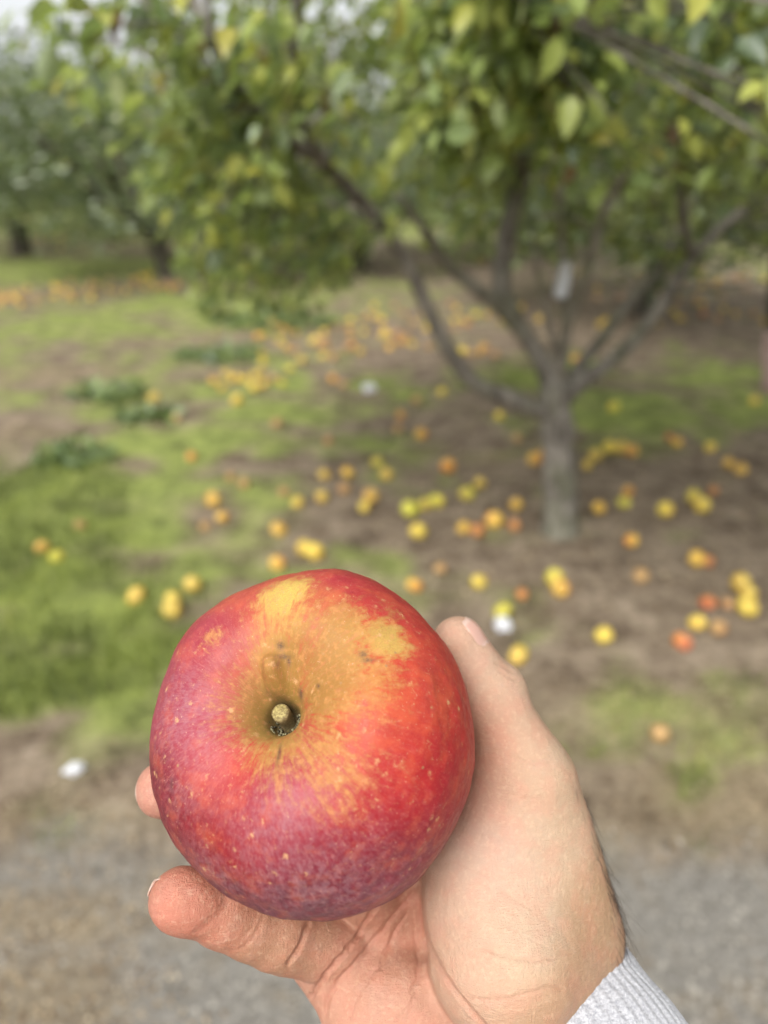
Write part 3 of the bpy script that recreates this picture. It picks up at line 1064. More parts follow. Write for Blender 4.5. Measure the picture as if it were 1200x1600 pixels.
many(15, (325, 572, 465, 606), 'the cluster left of the white scrap', 'left cluster of windfalls', 'yyyogd', 1)
many(48, (400, 505, 640, 570, -20), 'the band behind the leaning left limb', 'middle band of windfalls', 'yyoydd', 2)
many(34, (560, 455, 850, 540, 20), 'the shade behind the fork', 'shaded windfalls behind the fork', 'yoydd', 3)
many(50, (1015, 395, 1230, 500), 'the carpet at upper right', 'upper right carpet of windfalls', 'yyyyodrd', 4)
many(16, (900, 420, 1040, 520), 'the gap between the right limbs', 'windfalls between the right limbs', 'yyodd', 5)
many(60, (-20, 452, 280, 478, -28), 'the brown strip at far left', 'windfalls in the left strip', 'yyddod', 6)
many(20, (20, 366, 250, 388, -6), 'the shade of the far left trees', 'windfalls under the far left trees', 'yydd', 8)


# ------------------------------------------------------------------ taller weeds in the grass
def weed(px, py, rad, n, label, seed):
    g = np.random.default_rng(seed)
    g0 = ground(px, py)
    a = g.uniform(0, 6.283, n); r = rad * np.sqrt(g.uniform(0, 1, n))
    pos = np.stack([r * np.cos(a) * 1.4, r * np.sin(a), g.uniform(0, 0.06, n)], -1)
    global rng
    keep, rng = rng, g
    me = scatter(LEAF, LEAFT, pos, rand_rot(n, g.uniform(0.2, 1.3, n)), g.uniform(.05, .10, n), 'leaves', None, {'tint': g.uniform(0, 0.45, n)})
    rng = keep
    e = empty('weed_clump', (g0[0], g0[1], float(gheight(g0[:1], g0[1:2])[0])))
    tag(e, label, 'weed', 'dark weed clumps in the grass')
    o = link('leaves', me, M_LEAF); o.parent = e; o['kind'] = 'stuff'


weed(175, 622, .16, 170, 'dark green weed clump on the left grass, above the other two left of the windfalls', 1)
weed(232, 656, .11, 110, 'dark green weed clump on the left grass beside the lone yellow apple', 2)
weed(118, 724, .13, 130, 'dark green weed clump nearest the left edge of the grass', 3)
weed(345, 556, .22, 200, 'dark weed clump above the loose cluster of windfalls at left', 4)
weed(440, 508, .35, 280, 'broad dark weed clump under the hanging sprays of the tree', 5)


# ------------------------------------------------------------------ white scraps
def scrap(px, py, size, label, seed):
    g = np.random.default_rng(seed)
    g0 = ground(px, py)
    n = 14
    ph, th = np.meshgrid(np.linspace(0, 2 * np.pi, n * 2, endpoint=False), np.linspace(0, np.pi, n))
    d = np.stack([np.cos(ph) * np.sin(th), np.sin(ph) * np.sin(th), np.cos(th)], -1).reshape(-1, 3)
    f = 0.62 + 0.9 * np.abs(fbm(d * 2.1 + seed * 3.3, 3) - 0.5) * 2 + 0.3 * (fbm(d * 5 + seed, 2) - .5)
    V = d * f[:, None] * size * np.array([1.15, 0.9, 0.62])
    V[:, 2] -= V[:, 2].min() + size * .08
    i = np.arange(n - 1)[:, None] * n * 2; j = np.arange(n * 2)[None]; k = (j + 1) % (n * 2)
    Q = np.stack([i + j, i + n * 2 + j, i + n * 2 + k, i + k], -1).reshape(-1, 4)
    o = link('paper_scrap', mesh_np('paper_scrap', V, Q, False), M_WHITE)
    gz = float(gheight(np.array([g0[0]]), np.array([g0[1]]))[0])
    o.location = (g0[0], g0[1], gz)
    o.rotation_euler.z = g.uniform(0, 6)
    tag(o, label, 'scrap', 'white scraps on the ground')


scrap(578, 612, 0.045, 'small crumpled white scrap on the soil below the leaning left limb', 1)
scrap(786, 982, 0.034, 'crumpled white scrap touching a green-yellow apple above the thumb', 2)
scrap(119, 1208, 0.022, 'small white scrap on the bare ground left of the held apple', 3)

# ------------------------------------------------------------------ the apple in the hand (camera-space mm, then to world)
APC = P(487, 1157, 205)
APA = np.array([-6.0, 12.5, -20.0]); APA /= np.linalg.norm(APA)
_prof = np.array([(0, 17.5), (2.2, 17.6), (3.6, 19.0), (5.0, 23.0), (7.6, 27.3), (12.0, 30.8), (18, 33.4), (24.5, 33.6), (31.5, 30.6),
                  (38, 24), (42.6, 14.5), (44.6, 3.5), (43.8, -8), (40, -20), (33.5, -30), (25.5, -36), (17, -37.2), (9.5, -33.5), (4, -29), (0, -27.5)])
_u = np.cross(APA, np.array([1.0, 0, 0])); _u /= np.linalg.norm(_u)
_w = np.cross(APA, _u)
# local basis: e1 to the right in the picture, e2 up in the picture
E1 = np.array([1.0, 0, 0]) - APA * APA[0]; E1 /= np.linalg.norm(E1)
E2 = np.cross(APA, E1)
if E2[1] < 0: E2 = -E2
_pc = catmull(_prof, 24)
_pc[:, 0] = np.maximum(_pc[:, 0], 0)
_sl = np.concatenate([[0], np.cumsum(np.linalg.norm(np.diff(_pc, axis=0), axis=1))])


def apple_mod(phi, h):
    """horizontal scale of the fruit by direction"""
    m = 1 + 0.034 * np.cos(phi - math.radians(48)) - 0.012 * np.cos(2 * (phi - math.radians(20))) + 0.008 * np.cos(5 * phi + 0.6) * smooth(-20, 30, h)
    return m


def apple_h(phi, rho, h):
    d = 2.2 * np.cos(phi - math.radians(60)) * smooth(6, 26, rho) * smooth(-10, 25, h)
    d = d - 1.6 * np.exp(-((np.angle(np.exp(1j * (phi - math.radians(215)))) / 0.55) ** 2)) * smooth(8, 22, rho) * smooth(0, 25, h)
    d = d + 0.8 * np.cos(5 * phi + 0.6) * smooth(5, 20, rho) * smooth(0, 25, h)
    return h + d


# star-shaped radius table for contact with the hand
_pa = np.arctan2(_pc[:, 0], _pc[:, 1])
_pr = np.hypot(_pc[:, 0], _pc[:, 1])
_o = np.argsort(_pa)


def sd_apple(p):
    q = p - APC
    h = q @ APA
    x, y = q @ E1, q @ E2
    rho = np.hypot(x, y)
    m = apple_mod(np.arctan2(y, x), h)
    r = np.interp(np.arctan2(rho / m, h), _pa[_o], _pr[_o])
    k = np.hypot(rho / m, h)
    return (k - r) * 0.95 * np.where(k > 1e-6, np.hypot(rho, h) / np.maximum(k, 1e-6), 1)


def apple_hit(px, py):
    """point where the sight line of a photograph point meets the fruit"""
    d = P(px, py, 1.0); d /= np.linalg.norm(d)
    t = 120.0
    for _ in range(200):
        s = sd_apple((d * t)[None])[0]
        if s < 0.05: break
        t += max(s * 0.7, 0.05)
        if t > 300: t = APC @ d; break
    return d * t


def rbf(V, pts, sig):
    """smooth colour field from control points (positions, colours)"""
    num, den = 0, 1e-9
    for p, c in pts:
        w = np.exp(-((V - p) ** 2).sum(1) / (2 * sig * sig)) + 1e-9
        num = num + w[:, None] * c
        den = den + w
    return num / den[:, None]


NA, NS = 560, 420
_phi = np.linspace(0, 2 * np.pi, NA, endpoint=False)
_ss = np.linspace(0, _sl[-1], NS)
_rr = np.interp(_ss, _sl, _pc[:, 0]); _hh = np.interp(_ss, _sl, _pc[:, 1])
PH, RR = np.meshgrid(_phi, _rr); _, HH = np.meshgrid(_phi, _hh)
PHf, RRf, HHf = PH.ravel(), RR.ravel(), HH.ravel()
_m = 1 + (apple_mod(PHf, HHf) - 1) * smooth(6, 24, RRf)
hh2 = apple_h(PHf, RRf, HHf)
# fleshy lip beside the stem (towards the top of the picture)
_lx, _ly = RRf * np.cos(PHf), RRf * np.sin(PHf)
_top = smooth(10, 20, HHf)
_lip = np.exp(-(np.abs((_lx + 0.2) / 2.7) ** 2.5 + ((_ly - 7.4) / 5.4) ** 4)) * _top
_dir = np.stack([np.cos(PHf) * 2.2, np.sin(PHf) * 2.2, HHf * 0.05], -1)
_lump = (fbm(_dir + 5, 3) - 0.5) * 1.6 + (fbm(np.stack([_lx, _ly, HHf], -1) * 0.16, 3) - 0.5) * 0.9
_rad = RRf * _m * (1 + 0 * _lump) + _lump * smooth(2, 14, RRf)
apV = APC + (_rad * np.cos(PHf))[:, None] * E1 + (_rad * np.sin(PHf))[:, None] * E2 + (hh2 + 5.0 * _lip)[:, None] * APA
_i = np.arange(NS - 1)[:, None] * NA; _j = np.arange(NA)[None]; _k = (_j + 1) % NA
apQ = np.stack([_i + _j, _i + NA + _j, _i + NA + _k, _i + _k], -1).reshape(-1, 4)

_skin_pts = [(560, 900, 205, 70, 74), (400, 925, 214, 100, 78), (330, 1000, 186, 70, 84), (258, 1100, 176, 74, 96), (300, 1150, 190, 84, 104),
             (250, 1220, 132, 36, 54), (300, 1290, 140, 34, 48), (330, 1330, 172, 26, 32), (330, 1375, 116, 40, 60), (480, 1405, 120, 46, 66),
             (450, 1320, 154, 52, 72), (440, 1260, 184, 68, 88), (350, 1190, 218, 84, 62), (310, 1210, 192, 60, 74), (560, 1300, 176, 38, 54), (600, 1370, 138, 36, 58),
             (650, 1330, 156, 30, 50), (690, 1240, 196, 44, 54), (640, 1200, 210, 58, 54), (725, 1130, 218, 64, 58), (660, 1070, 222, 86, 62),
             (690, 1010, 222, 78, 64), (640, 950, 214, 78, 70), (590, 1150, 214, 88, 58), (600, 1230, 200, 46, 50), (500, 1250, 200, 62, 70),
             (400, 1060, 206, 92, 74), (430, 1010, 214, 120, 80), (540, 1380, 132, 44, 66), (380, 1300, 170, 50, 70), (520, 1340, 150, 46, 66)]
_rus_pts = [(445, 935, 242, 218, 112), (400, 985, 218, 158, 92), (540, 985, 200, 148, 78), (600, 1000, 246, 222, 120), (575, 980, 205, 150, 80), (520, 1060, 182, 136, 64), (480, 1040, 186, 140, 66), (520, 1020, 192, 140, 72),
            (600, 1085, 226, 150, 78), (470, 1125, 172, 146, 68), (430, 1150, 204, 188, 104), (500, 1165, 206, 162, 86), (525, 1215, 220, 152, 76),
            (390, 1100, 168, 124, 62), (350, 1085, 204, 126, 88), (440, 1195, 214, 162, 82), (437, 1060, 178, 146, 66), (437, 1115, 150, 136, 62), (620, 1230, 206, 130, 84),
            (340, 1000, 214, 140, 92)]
_C3 = lambda L: [(apple_hit(a, b), lin((r, g, bb)) ** 1.08 * 0.52) for a, b, r, g, bb in L]  # colours with some shading left in, darker low on the fruit
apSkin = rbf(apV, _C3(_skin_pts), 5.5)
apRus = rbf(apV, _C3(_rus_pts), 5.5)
# where russet and yellow break through the red (strength, spread)
_rm = [(445, 938, 7, 1.15), (425, 975, 8, 0.75), (470, 990, 9, 0.85), (535, 1000, 9, 1.0), (600, 1000, 6, 1.1), (520, 1060, 11, 1.1), (575, 1070, 9, 0.8), (437, 1110, 13, 1.25), (440, 1030, 7, 1.25), (440, 1068, 6, 1.4),
       (440, 1165, 9, 0.85), (500, 1165, 10, 0.75), (530, 1215, 9, 0.72), (565, 1180, 8, 0.45), (390, 1105, 9, 0.8), (340, 1085, 8, 0.38), (360, 1160, 8, 0.42),
       (440, 1200, 8, 0.6), (335, 1000, 3.5, 0.8), (480, 1230, 7, 0.4), (610, 1210, 7, 0.36), (630, 1110, 6, 0.3), (390, 1010, 6, 0.45), (610, 965, 6, 0.5), (360, 1050, 5, 0.35)]
apM = 0
for a, b, s, st in _rm:
    apM = np.maximum(apM, st * np.exp(-((apV - apple_hit(a, b)) ** 2).sum(1) / (2 * s * s)))
apBl = 0
for a, b, s, st in [(265, 1110, 10, 0.8), (310, 1150, 9, 0.7), (440, 1270, 10, 0.75), (400, 1330, 11, 0.75), (330, 1370, 9, 0.75), (480, 1400, 14, 0.95), (270, 1250, 7, 0.6), (560, 1350, 10, 0.6),
                    (470, 1310, 10, 0.6), (640, 1350, 9, 0.5), (330, 1290, 7, 0.5), (350, 1030, 8, 0.35), (600, 1400, 9, 0.7)]:
    apBl = np.maximum(apBl, st * np.exp(-((apV - apple_hit(a, b)) ** 2).sum(1) / (2 * s * s)))
for a, b, s, st in [(332, 1330, 3.2, 0.9), (650, 1310, 4.5, 0.6), (360, 1190, 5, 0.5)]:
    apBl = apBl * (1 - st * np.exp(-((apV - apple_hit(a, b)) ** 2).sum(1) / (2 * s * s)))

apScarShade = 0  # brown marks, plus shade painted along the edges of the stem lip
for a, b, sx, sy in [(443, 1024, 2.2, 0.7), (436, 1034, 0.7, 1.2), (452, 1032, 0.6, 1.2), (440, 1008, 1.2, 1.2), (424, 1076, 1.3, 1.6), (470, 1085, 0.7, 1.6), (568, 1021, 1.0, 0.8), (575, 1030, 1.6, 0.5), (436, 1178, 0.5, 2.2), (262, 1232, 0.6, 1.6), (497, 1072, 0.5, 0.5)]:
    q_ = apV - apple_hit(a, b)
    apScarShade = np.maximum(apScarShade, np.exp(-((q_[:, 0] / sx) ** 2 + (q_[:, 1] / sy) ** 2 + (q_[:, 2] / 4) ** 2)))
ap_me = mesh_np('held_apple_skin', c2w(apV / 1000.0), apQ)
attr_c(ap_me, 'skin', np.clip(apSkin, 0, 1))
attr_c(ap_me, 'russet', np.clip(apRus, 0, 1))
attr_f(ap_me, 'rmask', apM)
attr_f(ap_me, 'bloom', apBl)
attr_f(ap_me, 'scar_shade', apScarShade)
attr_f(ap_me, 'pit', np.clip(1 - smooth(2.6, 5.6, RRf), 0, 1) * _top * 1.0)
attr_v(ap_me, 'streak', np.stack([np.cos(PHf) * 10, np.sin(PHf) * 10, np.repeat(_ss, NA) * 0.10], -1))
attr_v(ap_me, 'loc', np.stack([(apV - APC) @ E1, (apV - APC) @ E2, (apV - APC) @ APA], -1))

t = NT('apple_skin')
stv, loc = t.attr('streak', 'Vector'), t.attr('loc', 'Vector')
n_st = t.noise(stv, 1.6, 5, 0.65)
n_stf = t.noise(stv, 5.0, 4, 0.65)
n_big = t.noise(loc, 0.16, 4, 0.6)
n_mid = t.noise(loc, 0.55, 5, 0.65)
n_fine = t.noise(loc, 2.6, 4, 0.7)
# base red, streaked light and dark along the meridians
base = t.attr('skin', 'Color')
base = t.mix(t.map(n_st, 0.35, 0.68, 0.0, 0.62), base, t.mix(0.55, base, (0.24, 0.012, 0.02)))
base = t.mix(t.map(n_stf, 0.50, 0.78, 0.0, 0.45), base, t.mix(0.6, base, (0.52, 0.15, 0.10)))
base = t.mix(t.map(n_fine, 0.50, 0.75, 0.0, 0.22), base, (0.48, 0.18, 0.16))
base = t.mix(t.map(n_big, 0.46, 0.66, 0.0, 0.35), base, t.mix(0.6, base, (0.56, 0.13, 0.05)))
base = t.mix(t.map(t.noise(t.mapping(stv, (1, 1, 3.0)), 3.0, 5, 0.7), 0.56, 0.70, 0.0, 0.5), base, t.mix(0.6, base, (0.20, 0.012, 0.03)))
# waxy bloom
blm = t.math('MULTIPLY', t.attr('bloom'), t.map(t.math('ADD', t.math('MULTIPLY', n_mid, 0.6), t.math('MULTIPLY', n_stf, 0.4)), 0.36, 0.66, 0.05, 1.0))
base = t.mix(t.math('MULTIPLY', blm, 0.5), base, (0.29, 0.185, 0.20))
# russet with ragged radial edges
rr = t.math('ADD', t.attr('rmask'), t.math('MULTIPLY', t.math('SUBTRACT', n_st, 0.5), 1.15))
rr = t.math('ADD', rr, t.math('MULTIPLY', t.math('SUBTRACT', n_mid, 0.5), 0.85))
rr = t.math('ADD', rr, t.math('MULTIPLY', t.math('SUBTRACT', n_fine, 0.5), 0.45))
rfac = t.map(rr, 0.36, 0.92)
rcol = t.mix(t.map(n_fine, 0.40, 0.66, 0.0, 0.55), t.attr('russet', 'Color'), (0.26, 0.15, 0.05))
rcol = t.mix(t.map(n_mid, 0.48, 0.72, 0.0, 0.6), rcol, (0.50, 0.22, 0.08))
rcol = t.mix(t.map(n_st, 0.52, 0.72, 0.0, 0.45), rcol, (0.42, 0.13, 0.075))
rcol = t.mix(t.map(n_stf, 0.55, 0.8, 0.0, 0.35), rcol, (0.48, 0.37, 0.15))
c = t.mix(t.math('MULTIPLY', rfac, 0.93), base, rcol)
# scattered corky flecks
v1 = t.vor(loc, 0.22, 'F1', 'Distance')
fl = t.math('MULTIPLY', t.map(t.math('ADD', v1, t.math('MULTIPLY', t.math('SUBTRACT', n_fine, 0.5), 0.5)), 0.20, 0.10), t.map(n_mid, 0.43, 0.60))
c = t.mix(t.math('MULTIPLY', fl, 0.75), c, (0.46, 0.26, 0.12))
v2 = t.vor(loc, 0.62, 'F1', 'Distance')
ln = t.map(v2, 0.13, 0.05)
c = t.mix(t.math('MULTIPLY', ln, t.map(n_mid, 0.40, 0.62, 0.15, 0.7)), c, (0.48, 0.30, 0.21))
v3 = t.vor(loc, 0.12, 'F1', 'Distance')
c = t.mix(t.math('MULTIPLY', t.map(v3, 0.055, 0.03), 0.8), c, (0.26, 0.15, 0.07))
sc_ = t.map(t.noise(t.mapping(loc, (1, 1, 1)), 0.75, 6, 0.8, dist=0.6), 0.60, 0.66)
c = t.mix(t.math('MULTIPLY', sc_, t.map(n_big, 0.35, 0.6, 0.25, 0.8)), c, (0.42, 0.24, 0.12))
# tiny dark specks on the russet, dirt in the stem pit
sp = t.math('MULTIPLY', t.map(t.noise(loc, 3.2, 3, 0.6), 0.66, 0.74), rfac)
c = t.mix(t.math('MULTIPLY', sp, 0.6), c, (0.06, 0.04, 0.02))
c = t.mix(t.math('MULTIPLY', t.attr('scar_shade'), t.map(n_fine, 0.36, 0.6, 0.45, 0.95)), c, (0.06, 0.035, 0.028))
pit = t.math('MULTIPLY', t.attr('pit'), t.map(n_fine, 0.30, 0.5, 0.65, 1.0))
c = t.mix(pit, c, (0.035, 0.03, 0.016))
hgt = t.math('ADD', t.math('MULTIPLY', n_fine, 0.6), t.math('ADD', t.math('MULTIPLY', rfac, 0.5), t.math('MULTIPLY', n_stf, 0.6)))
b = t.bump(hgt, 0.22, 0.0004)
rgh = t.math('ADD', t.math('MULTIPLY', rfac, 0.18), t.map(n_mid, 0.3, 0.7, 0.40, 0.54))
t.principled(c, rgh, b, spec=0.24)
M_APPLE = t.m
held = empty('held_apple', c2w(APC / 1000.0))
bpy.context.view_layer.update()




tag(held, 'large red and purple apple with russet yellow top, held in the hand', 'apple')
child(link('skin', ap_me, M_APPLE), held)
# stem: short thick stub with a pale cut end
_s0 = APC + APA * 15.5
_sdir = APA + 0.10 * E2 - 0.02 * E1; _sdir /= np.linalg.norm(_sdir)
_sl_ = np.array([0, 2, 4, 6, 8, 9.6, 10.5, 10.9, 10.95]) * 0.82
_sr_ = np.array([2.0, 1.9, 1.9, 2.0, 2.25, 2.4, 2.25, 1.7, 0.02])
sv, sq, stt = tube(_s0 + _sl_[:, None] * _sdir, _sr_, 28, True, 0.10)
sm = mesh_np('stem', c2w(sv / 1000.0), [sq, stt])
attr_f(sm, 'cut', smooth(8.5, 8.9, (sv - _s0) @ _sdir))
attr_v(sm, 'loc', sv - _s0)
t = NT('apple_stem')
n1 = t.noise(t.attr('loc', 'Vector'), 1.4, 5, 0.7)
c = t.mix(t.map(n1, 0.35, 0.65), (0.12, 0.085, 0.035), (0.24, 0.18, 0.08))
cc = t.mix(t.map(n1, 0.38, 0.62), (0.15, 0.11, 0.035), (0.34, 0.28, 0.10))
c = t.mix(t.attr('cut'), c, cc)
t.principled(c, 0.7, t.bump(n1, 0.5, 0.0006))
child(link('stem', sm, t.m), held)
# crumbs of soil caught in the pit
ac = Acc()
for k in range(46):
    a = rng.uniform(math.radians(185), math.radians(385)); r = rng.uniform(2.6, 4.4)
    o0 = APC + r * (math.cos(a) * E1 + math.sin(a) * E2) + APA * (17.5 + max(0, r - 2.6) * 1.7 + rng.uniform(0.2, 0.8))
    rad = rng.uniform(0.25, 0.6)
    d = rng.normal(size=(6, 3)) * 0.25 + np.array([[1, 0, 0], [-1, 0, 0], [0, 1, 0], [0, -1, 0], [0, 0, 1], [0, 0, -1.]])
    ac.add(o0 + d * rad, None, [[0, 2, 4], [2, 1, 4], [1, 3, 4], [3, 0, 4], [2, 0, 5], [1, 2, 5], [3, 1, 5], [0, 3, 5]])
cm = ac.mesh('soil_crumbs')
_cv = np.concatenate(ac.V)
cm.vertices.foreach_set('co', c2w(_cv / 1000.0).astype(np.float32).ravel())
t = NT('soil_crumb')
n1 = t.noise(t.geo(), 900, 2)
t.principled(t.mix(t.map(n1, 0.4, 0.6), (0.03, 0.025, 0.015), (0.22, 0.20, 0.11)), 0.9)
tag(child(link('soil_crumbs', cm, t.m), held), kind='stuff')

# ------------------------------------------------------------------ the hand (distance field in camera-space mm -> one continuous mesh)
AXIS = np.array([0.545, -0.636, -0.545]); AXIS /= np.linalg.norm(AXIS)


def rcone(p, a, b, ra, rb):
    ba = b - a
    t_ = np.clip(((p - a) @ ba) / (ba @ ba), 0, 1)
    t_ = t_ * t_ * (3 - 2 * t_) * 0.35 + t_ * 0.65
    return np.linalg.norm(p - a - t_[:, None] * ba, axis=1) - (ra + (rb - ra) * t_)


def ell(p, c, r, ax=None):
    q = p - c
    if ax is not None: q = q @ ax.T
    k0 = np.linalg.norm(q / r, axis=1)
    k1 = np.linalg.norm(q / (r * r), axis=1)
    return k0 * (k0 - 1.0) / np.maximum(k1, 1e-9)


def smin(a, b, k):
    h = np.maximum(k - np.abs(a - b), 0) / k
    return np.minimum(a, b) - h * h * k * 0.25


def around(phi_deg, psi_deg, r):
    """point round the apple: phi in the silhouette plane, psi towards the far side"""
    u = APC / np.linalg.norm(APC)
    r_ = np.array([1.0, 0, 0]) - u * u[0]; r_ /= np.linalg.norm(r_)
    t_ = np.cross(r_, u)
    if t_[1] < 0: t_ = -t_
    f, s = math.radians(phi_deg), math.radians(psi_deg)
    return APC + r * (math.cos(s) * (math.cos(f) * r_ + math.sin(f) * t_) + math.sin(s) * u)


PINKY = [(P(518, 1478, 229), 11.0), (P(432, 1456, 217), 9.9), (P(354, 1427, 210), 8.9), (P(282, 1404, 206), 7.8)]
RING = [(around(292, 42, 60), 11.0), (around(250, 56, 57), 9.8), (around(214, 50, 54), 9.0), (around(198, 30, 53), 8.2)]
MIDDLE = [(around(320, 48, 60), 11.0), (around(245, 80, 55), 10.0), (around(178, 66, 53), 9.0), (around(172, 47, 52.5), 8.2)]
INDEX = [(around(350, 45, 62), 11.0), (around(60, 74, 56), 10.0), (around(120, 62, 53), 9.0), (around(132, 46, 52.5), 8.2)]
TH_TIP, TH_IP, TH_MC = P(716, 1003, 229), P(768, 1092, 230), P(828, 1220, 227)
W_RAD, W_ULN = P(886, 1566, 227), P(742, 1730, 222)


def sd_hand(p):
    def chain(C):
        d = None
        for (a, ra), (b, rb) in zip(C[:-1], C[1:]):
            s = rcone(p, a, b, ra, rb)
            d = s if d is None else smin(d, s, 2.5)
        return d
    pk = chain(PINKY)
    pk = smin(pk, ell(p, P(292, 1410, 205), np.array([10.0, 8.2, 8.0])), 3)      # finger pad
    pk = smin(pk, ell(p, P(392, 1448, 212), np.array([8.5, 8.8, 8.6])), 2)
    pk = smin(pk, ell(p, P(452, 1466, 219), np.array([8.0, 9.6, 9.0])), 2)
    rg, md, ix = chain(RING), chain(MIDDLE), chain(INDEX)
    # palm
    d = rcone(p, P(508, 1490, 231), P(712, 1740, 222), 11.5, 15.5)
    d = smin(d, rcone(p, P(585, 1420, 246), P(765, 1690, 230), 11, 14), 9)
    d = smin(d, rcone(p, MIDDLE[0][0], P(800, 1650, 234), 11, 14), 9)
    d = smin(d, rcone(p, INDEX[0][0], P(850, 1590, 236), 11, 14), 9)
    d = smin(d, rcone(p, RING[0][0], P(600, 1440, 240), 11, 11), 8)
    d = smin(d, ell(p, P(625, 1640, 222), np.array([20.0, 26.0, 15.0])), 9)       # hypothenar
    # wrist and forearm
    fw = smin(rcone(p, W_RAD, W_RAD + AXIS * 130, 16.5, 22), rcone(p, W_ULN, W_ULN + AXIS * 130, 16.0, 24), 16)
    fw = smin(fw, rcone(p, (W_RAD + W_ULN) / 2, (W_RAD + W_ULN) / 2 + AXIS * 130, 17.5, 26), 12)
    d = smin(d, fw, 14)
    # thumb and thenar
    mc = rcone(p, TH_MC, P(862, 1474, 229), 12.6, 18.5)
    th = rcone(p, P(757, 1352, 224), P(788, 1492, 216), 16.5, 22.5)
    th = smin(th, rcone(p, P(775, 1300, 226), P(745, 1400, 226), 13, 16), 8)
    mc = smin(mc, rcone(p, P(864, 1282, 228), P(896, 1452, 230), 10.5, 14.8), 8)
    thenar = smin(mc, th, 12)
    d = smin(d, thenar, 5.0)
    tb = rcone(p, TH_MC, TH_IP, 12.6, 10.3)
    tb = smin(tb, rcone(p, TH_IP, TH_TIP, 10.2, 8.0), 4)
    tb = smin(tb, ell(p, P(788, 1068, 233), np.array([4.0, 4.0, 5.0])), 6)          # knuckle
    tb = smin(tb, rcone(p, P(772, 1150, 233), P(785, 1300, 228), 8.5, 14), 6)       # pad side of the thumb
    d = smin(d, tb, 7)
    d = smin(d, rcone(p, P(815, 1210, 236), INDEX[0][0], 8, 10), 10)              # web
    d = smin(d, smin(smin(md, ix, 0.8), rg, 0.8), 4)
    d = smin(d, pk, 1.6)
    # flesh gives way where the fruit presses
    a = -(sd_apple(p) - 0.15)
    h = np.maximum(2.0 - np.abs(d - a), 0) / 2.0
    return np.maximum(d, a) + h * h * 2.0 * 0.25


def sd_chunk(f, p, n=200000):
    return np.concatenate([f(p[i:i + n]) for i in range(0, len(p), n)])


def grad(f, p, e=0.15):
    k = np.array([[1, -1, -1], [-1, -1, 1], [-1, 1, -1], [1, 1, 1.0]])
    g = 0
    for v in k:
        g = g + v[None] * sd_chunk(f, p + v * e)[:, None]
    return g / (4 * e)


def surface_nets(f, lo, hi, h):
    n = np.ceil((hi - lo) / h).astype(int) + 1
    ax = [lo[i] + h * np.arange(n[i]) for i in range(3)]
    G = np.stack(np.meshgrid(*ax, indexing='ij'), -1).reshape(-1, 3)
    # coarse pass first: only refine near the surface
    m = 5
    nc = np.ceil((n - 1) / m).astype(int) + 1
    axc = [lo[i] + h * m * np.arange(nc[i]) for i in range(3)]
    Dc = sd_chunk(f, np.stack(np.meshgrid(*axc, indexing='ij'), -1).reshape(-1, 3)).reshape(nc)
    ii = [np.minimum((np.arange(n[i]) + m // 2) // m, nc[i] - 1) for i in range(3)]
    D = Dc[np.ix_(*ii)].ravel().copy()
    nearm = np.abs(D) < h * m * 1.6
    D[nearm] = sd_chunk(f, G[nearm])
    D = D.reshape(n)
    S = D < 0
    cells = np.zeros(n - 1, bool)
    cnt = np.zeros(n - 1, int)
    cs = []
    for a in (0, 1):
        for b in (0, 1):
            for c in (0, 1):
                cnt += S[a:n[0] - 1 + a, b:n[1] - 1 + b, c:n[2] - 1 + c]
    cells = (cnt > 0) & (cnt < 8)
    cid = np.full(n - 1, -1, np.int64)
    I = np.argwhere(cells)
    cid[cells] = np.arange(len(I))
    acc = np.zeros((len(I), 3)); num = np.zeros(len(I))
    corner = [(a, b, c) for a in (0, 1) for b in (0, 1) for c in (0, 1)]
    for i0, c0 in enumerate(corner):
        for c1 in corner[i0 + 1:]:
            if sum(abs(x - y) for x, y in zip(c0, c1)) != 1: continue
            A = D[I[:, 0] + c0[0], I[:, 1] + c0[1], I[:, 2] + c0[2]]
            B = D[I[:, 0] + c1[0], I[:, 1] + c1[1], I[:, 2] + c1[2]]
            m = (A < 0) != (B < 0)
            t_ = np.where(m, A / np.where(m, A - B, 1), 0)
            pos = np.array(c0)[None] + t_[:, None] * (np.array(c1) - np.array(c0))[None]
            acc += pos * m[:, None]; num += m
    V = lo + h * (I + acc / num[:, None])
    Q = []
    for axn in range(3):
        o1, o2 = [(1, 2), (2, 0), (0, 1)][axn]
        sl0 = [slice(None)] * 3; sl1 = [slice(None)] * 3
        sl0[axn] = slice(0, n[axn] - 1); sl1[axn] = slice(1, n[axn])
        s0, s1 = S[tuple(sl0)], S[tuple(sl1)]
        E = np.argwhere(s0 != s1)
        E = E[(E[:, o1] > 0) & (E[:, o2] > 0) & (E[:, o1] < n[o1] - 1) & (E[:, o2] < n[o2] - 1)]
        flip = s0[tuple(E.T)]
        e1 = np.zeros(3, int); e1[o1] = 1
        e2 = np.zeros(3, int); e2[o2] = 1
        q = np.stack([cid[tuple((E - e1 - e2).T)], cid[tuple((E - e2).T)], cid[tuple(E.T)], cid[tuple((E - e1).T)]], -1)
        q[~flip] = q[~flip][:, ::-1]
        Q.append(q)
    return V, np.concatenate(Q)


def subdivide(V, Q):
    e = np.concatenate([Q[:, [0, 1]], Q[:, [1, 2]], Q[:, [2, 3]], Q[:, [3, 0]]])
    es = np.sort(e, 1)
    u, inv = np.unique(es, axis=0, return_inverse=True)
    inv = inv.ravel()
    nF = len(Q)
    em = inv.reshape(4, nF).T + len(V)
    fc = np.arange(nF) + len(V) + len(u)
    V2 = np.concatenate([V, V[u].mean(1), V[Q].mean(1)])
    Q2 = np.concatenate([np.stack([Q[:, k], em[:, k], fc, em[:, (k + 3) % 4]], -1) for k in range(4)])
    return V2, Q2


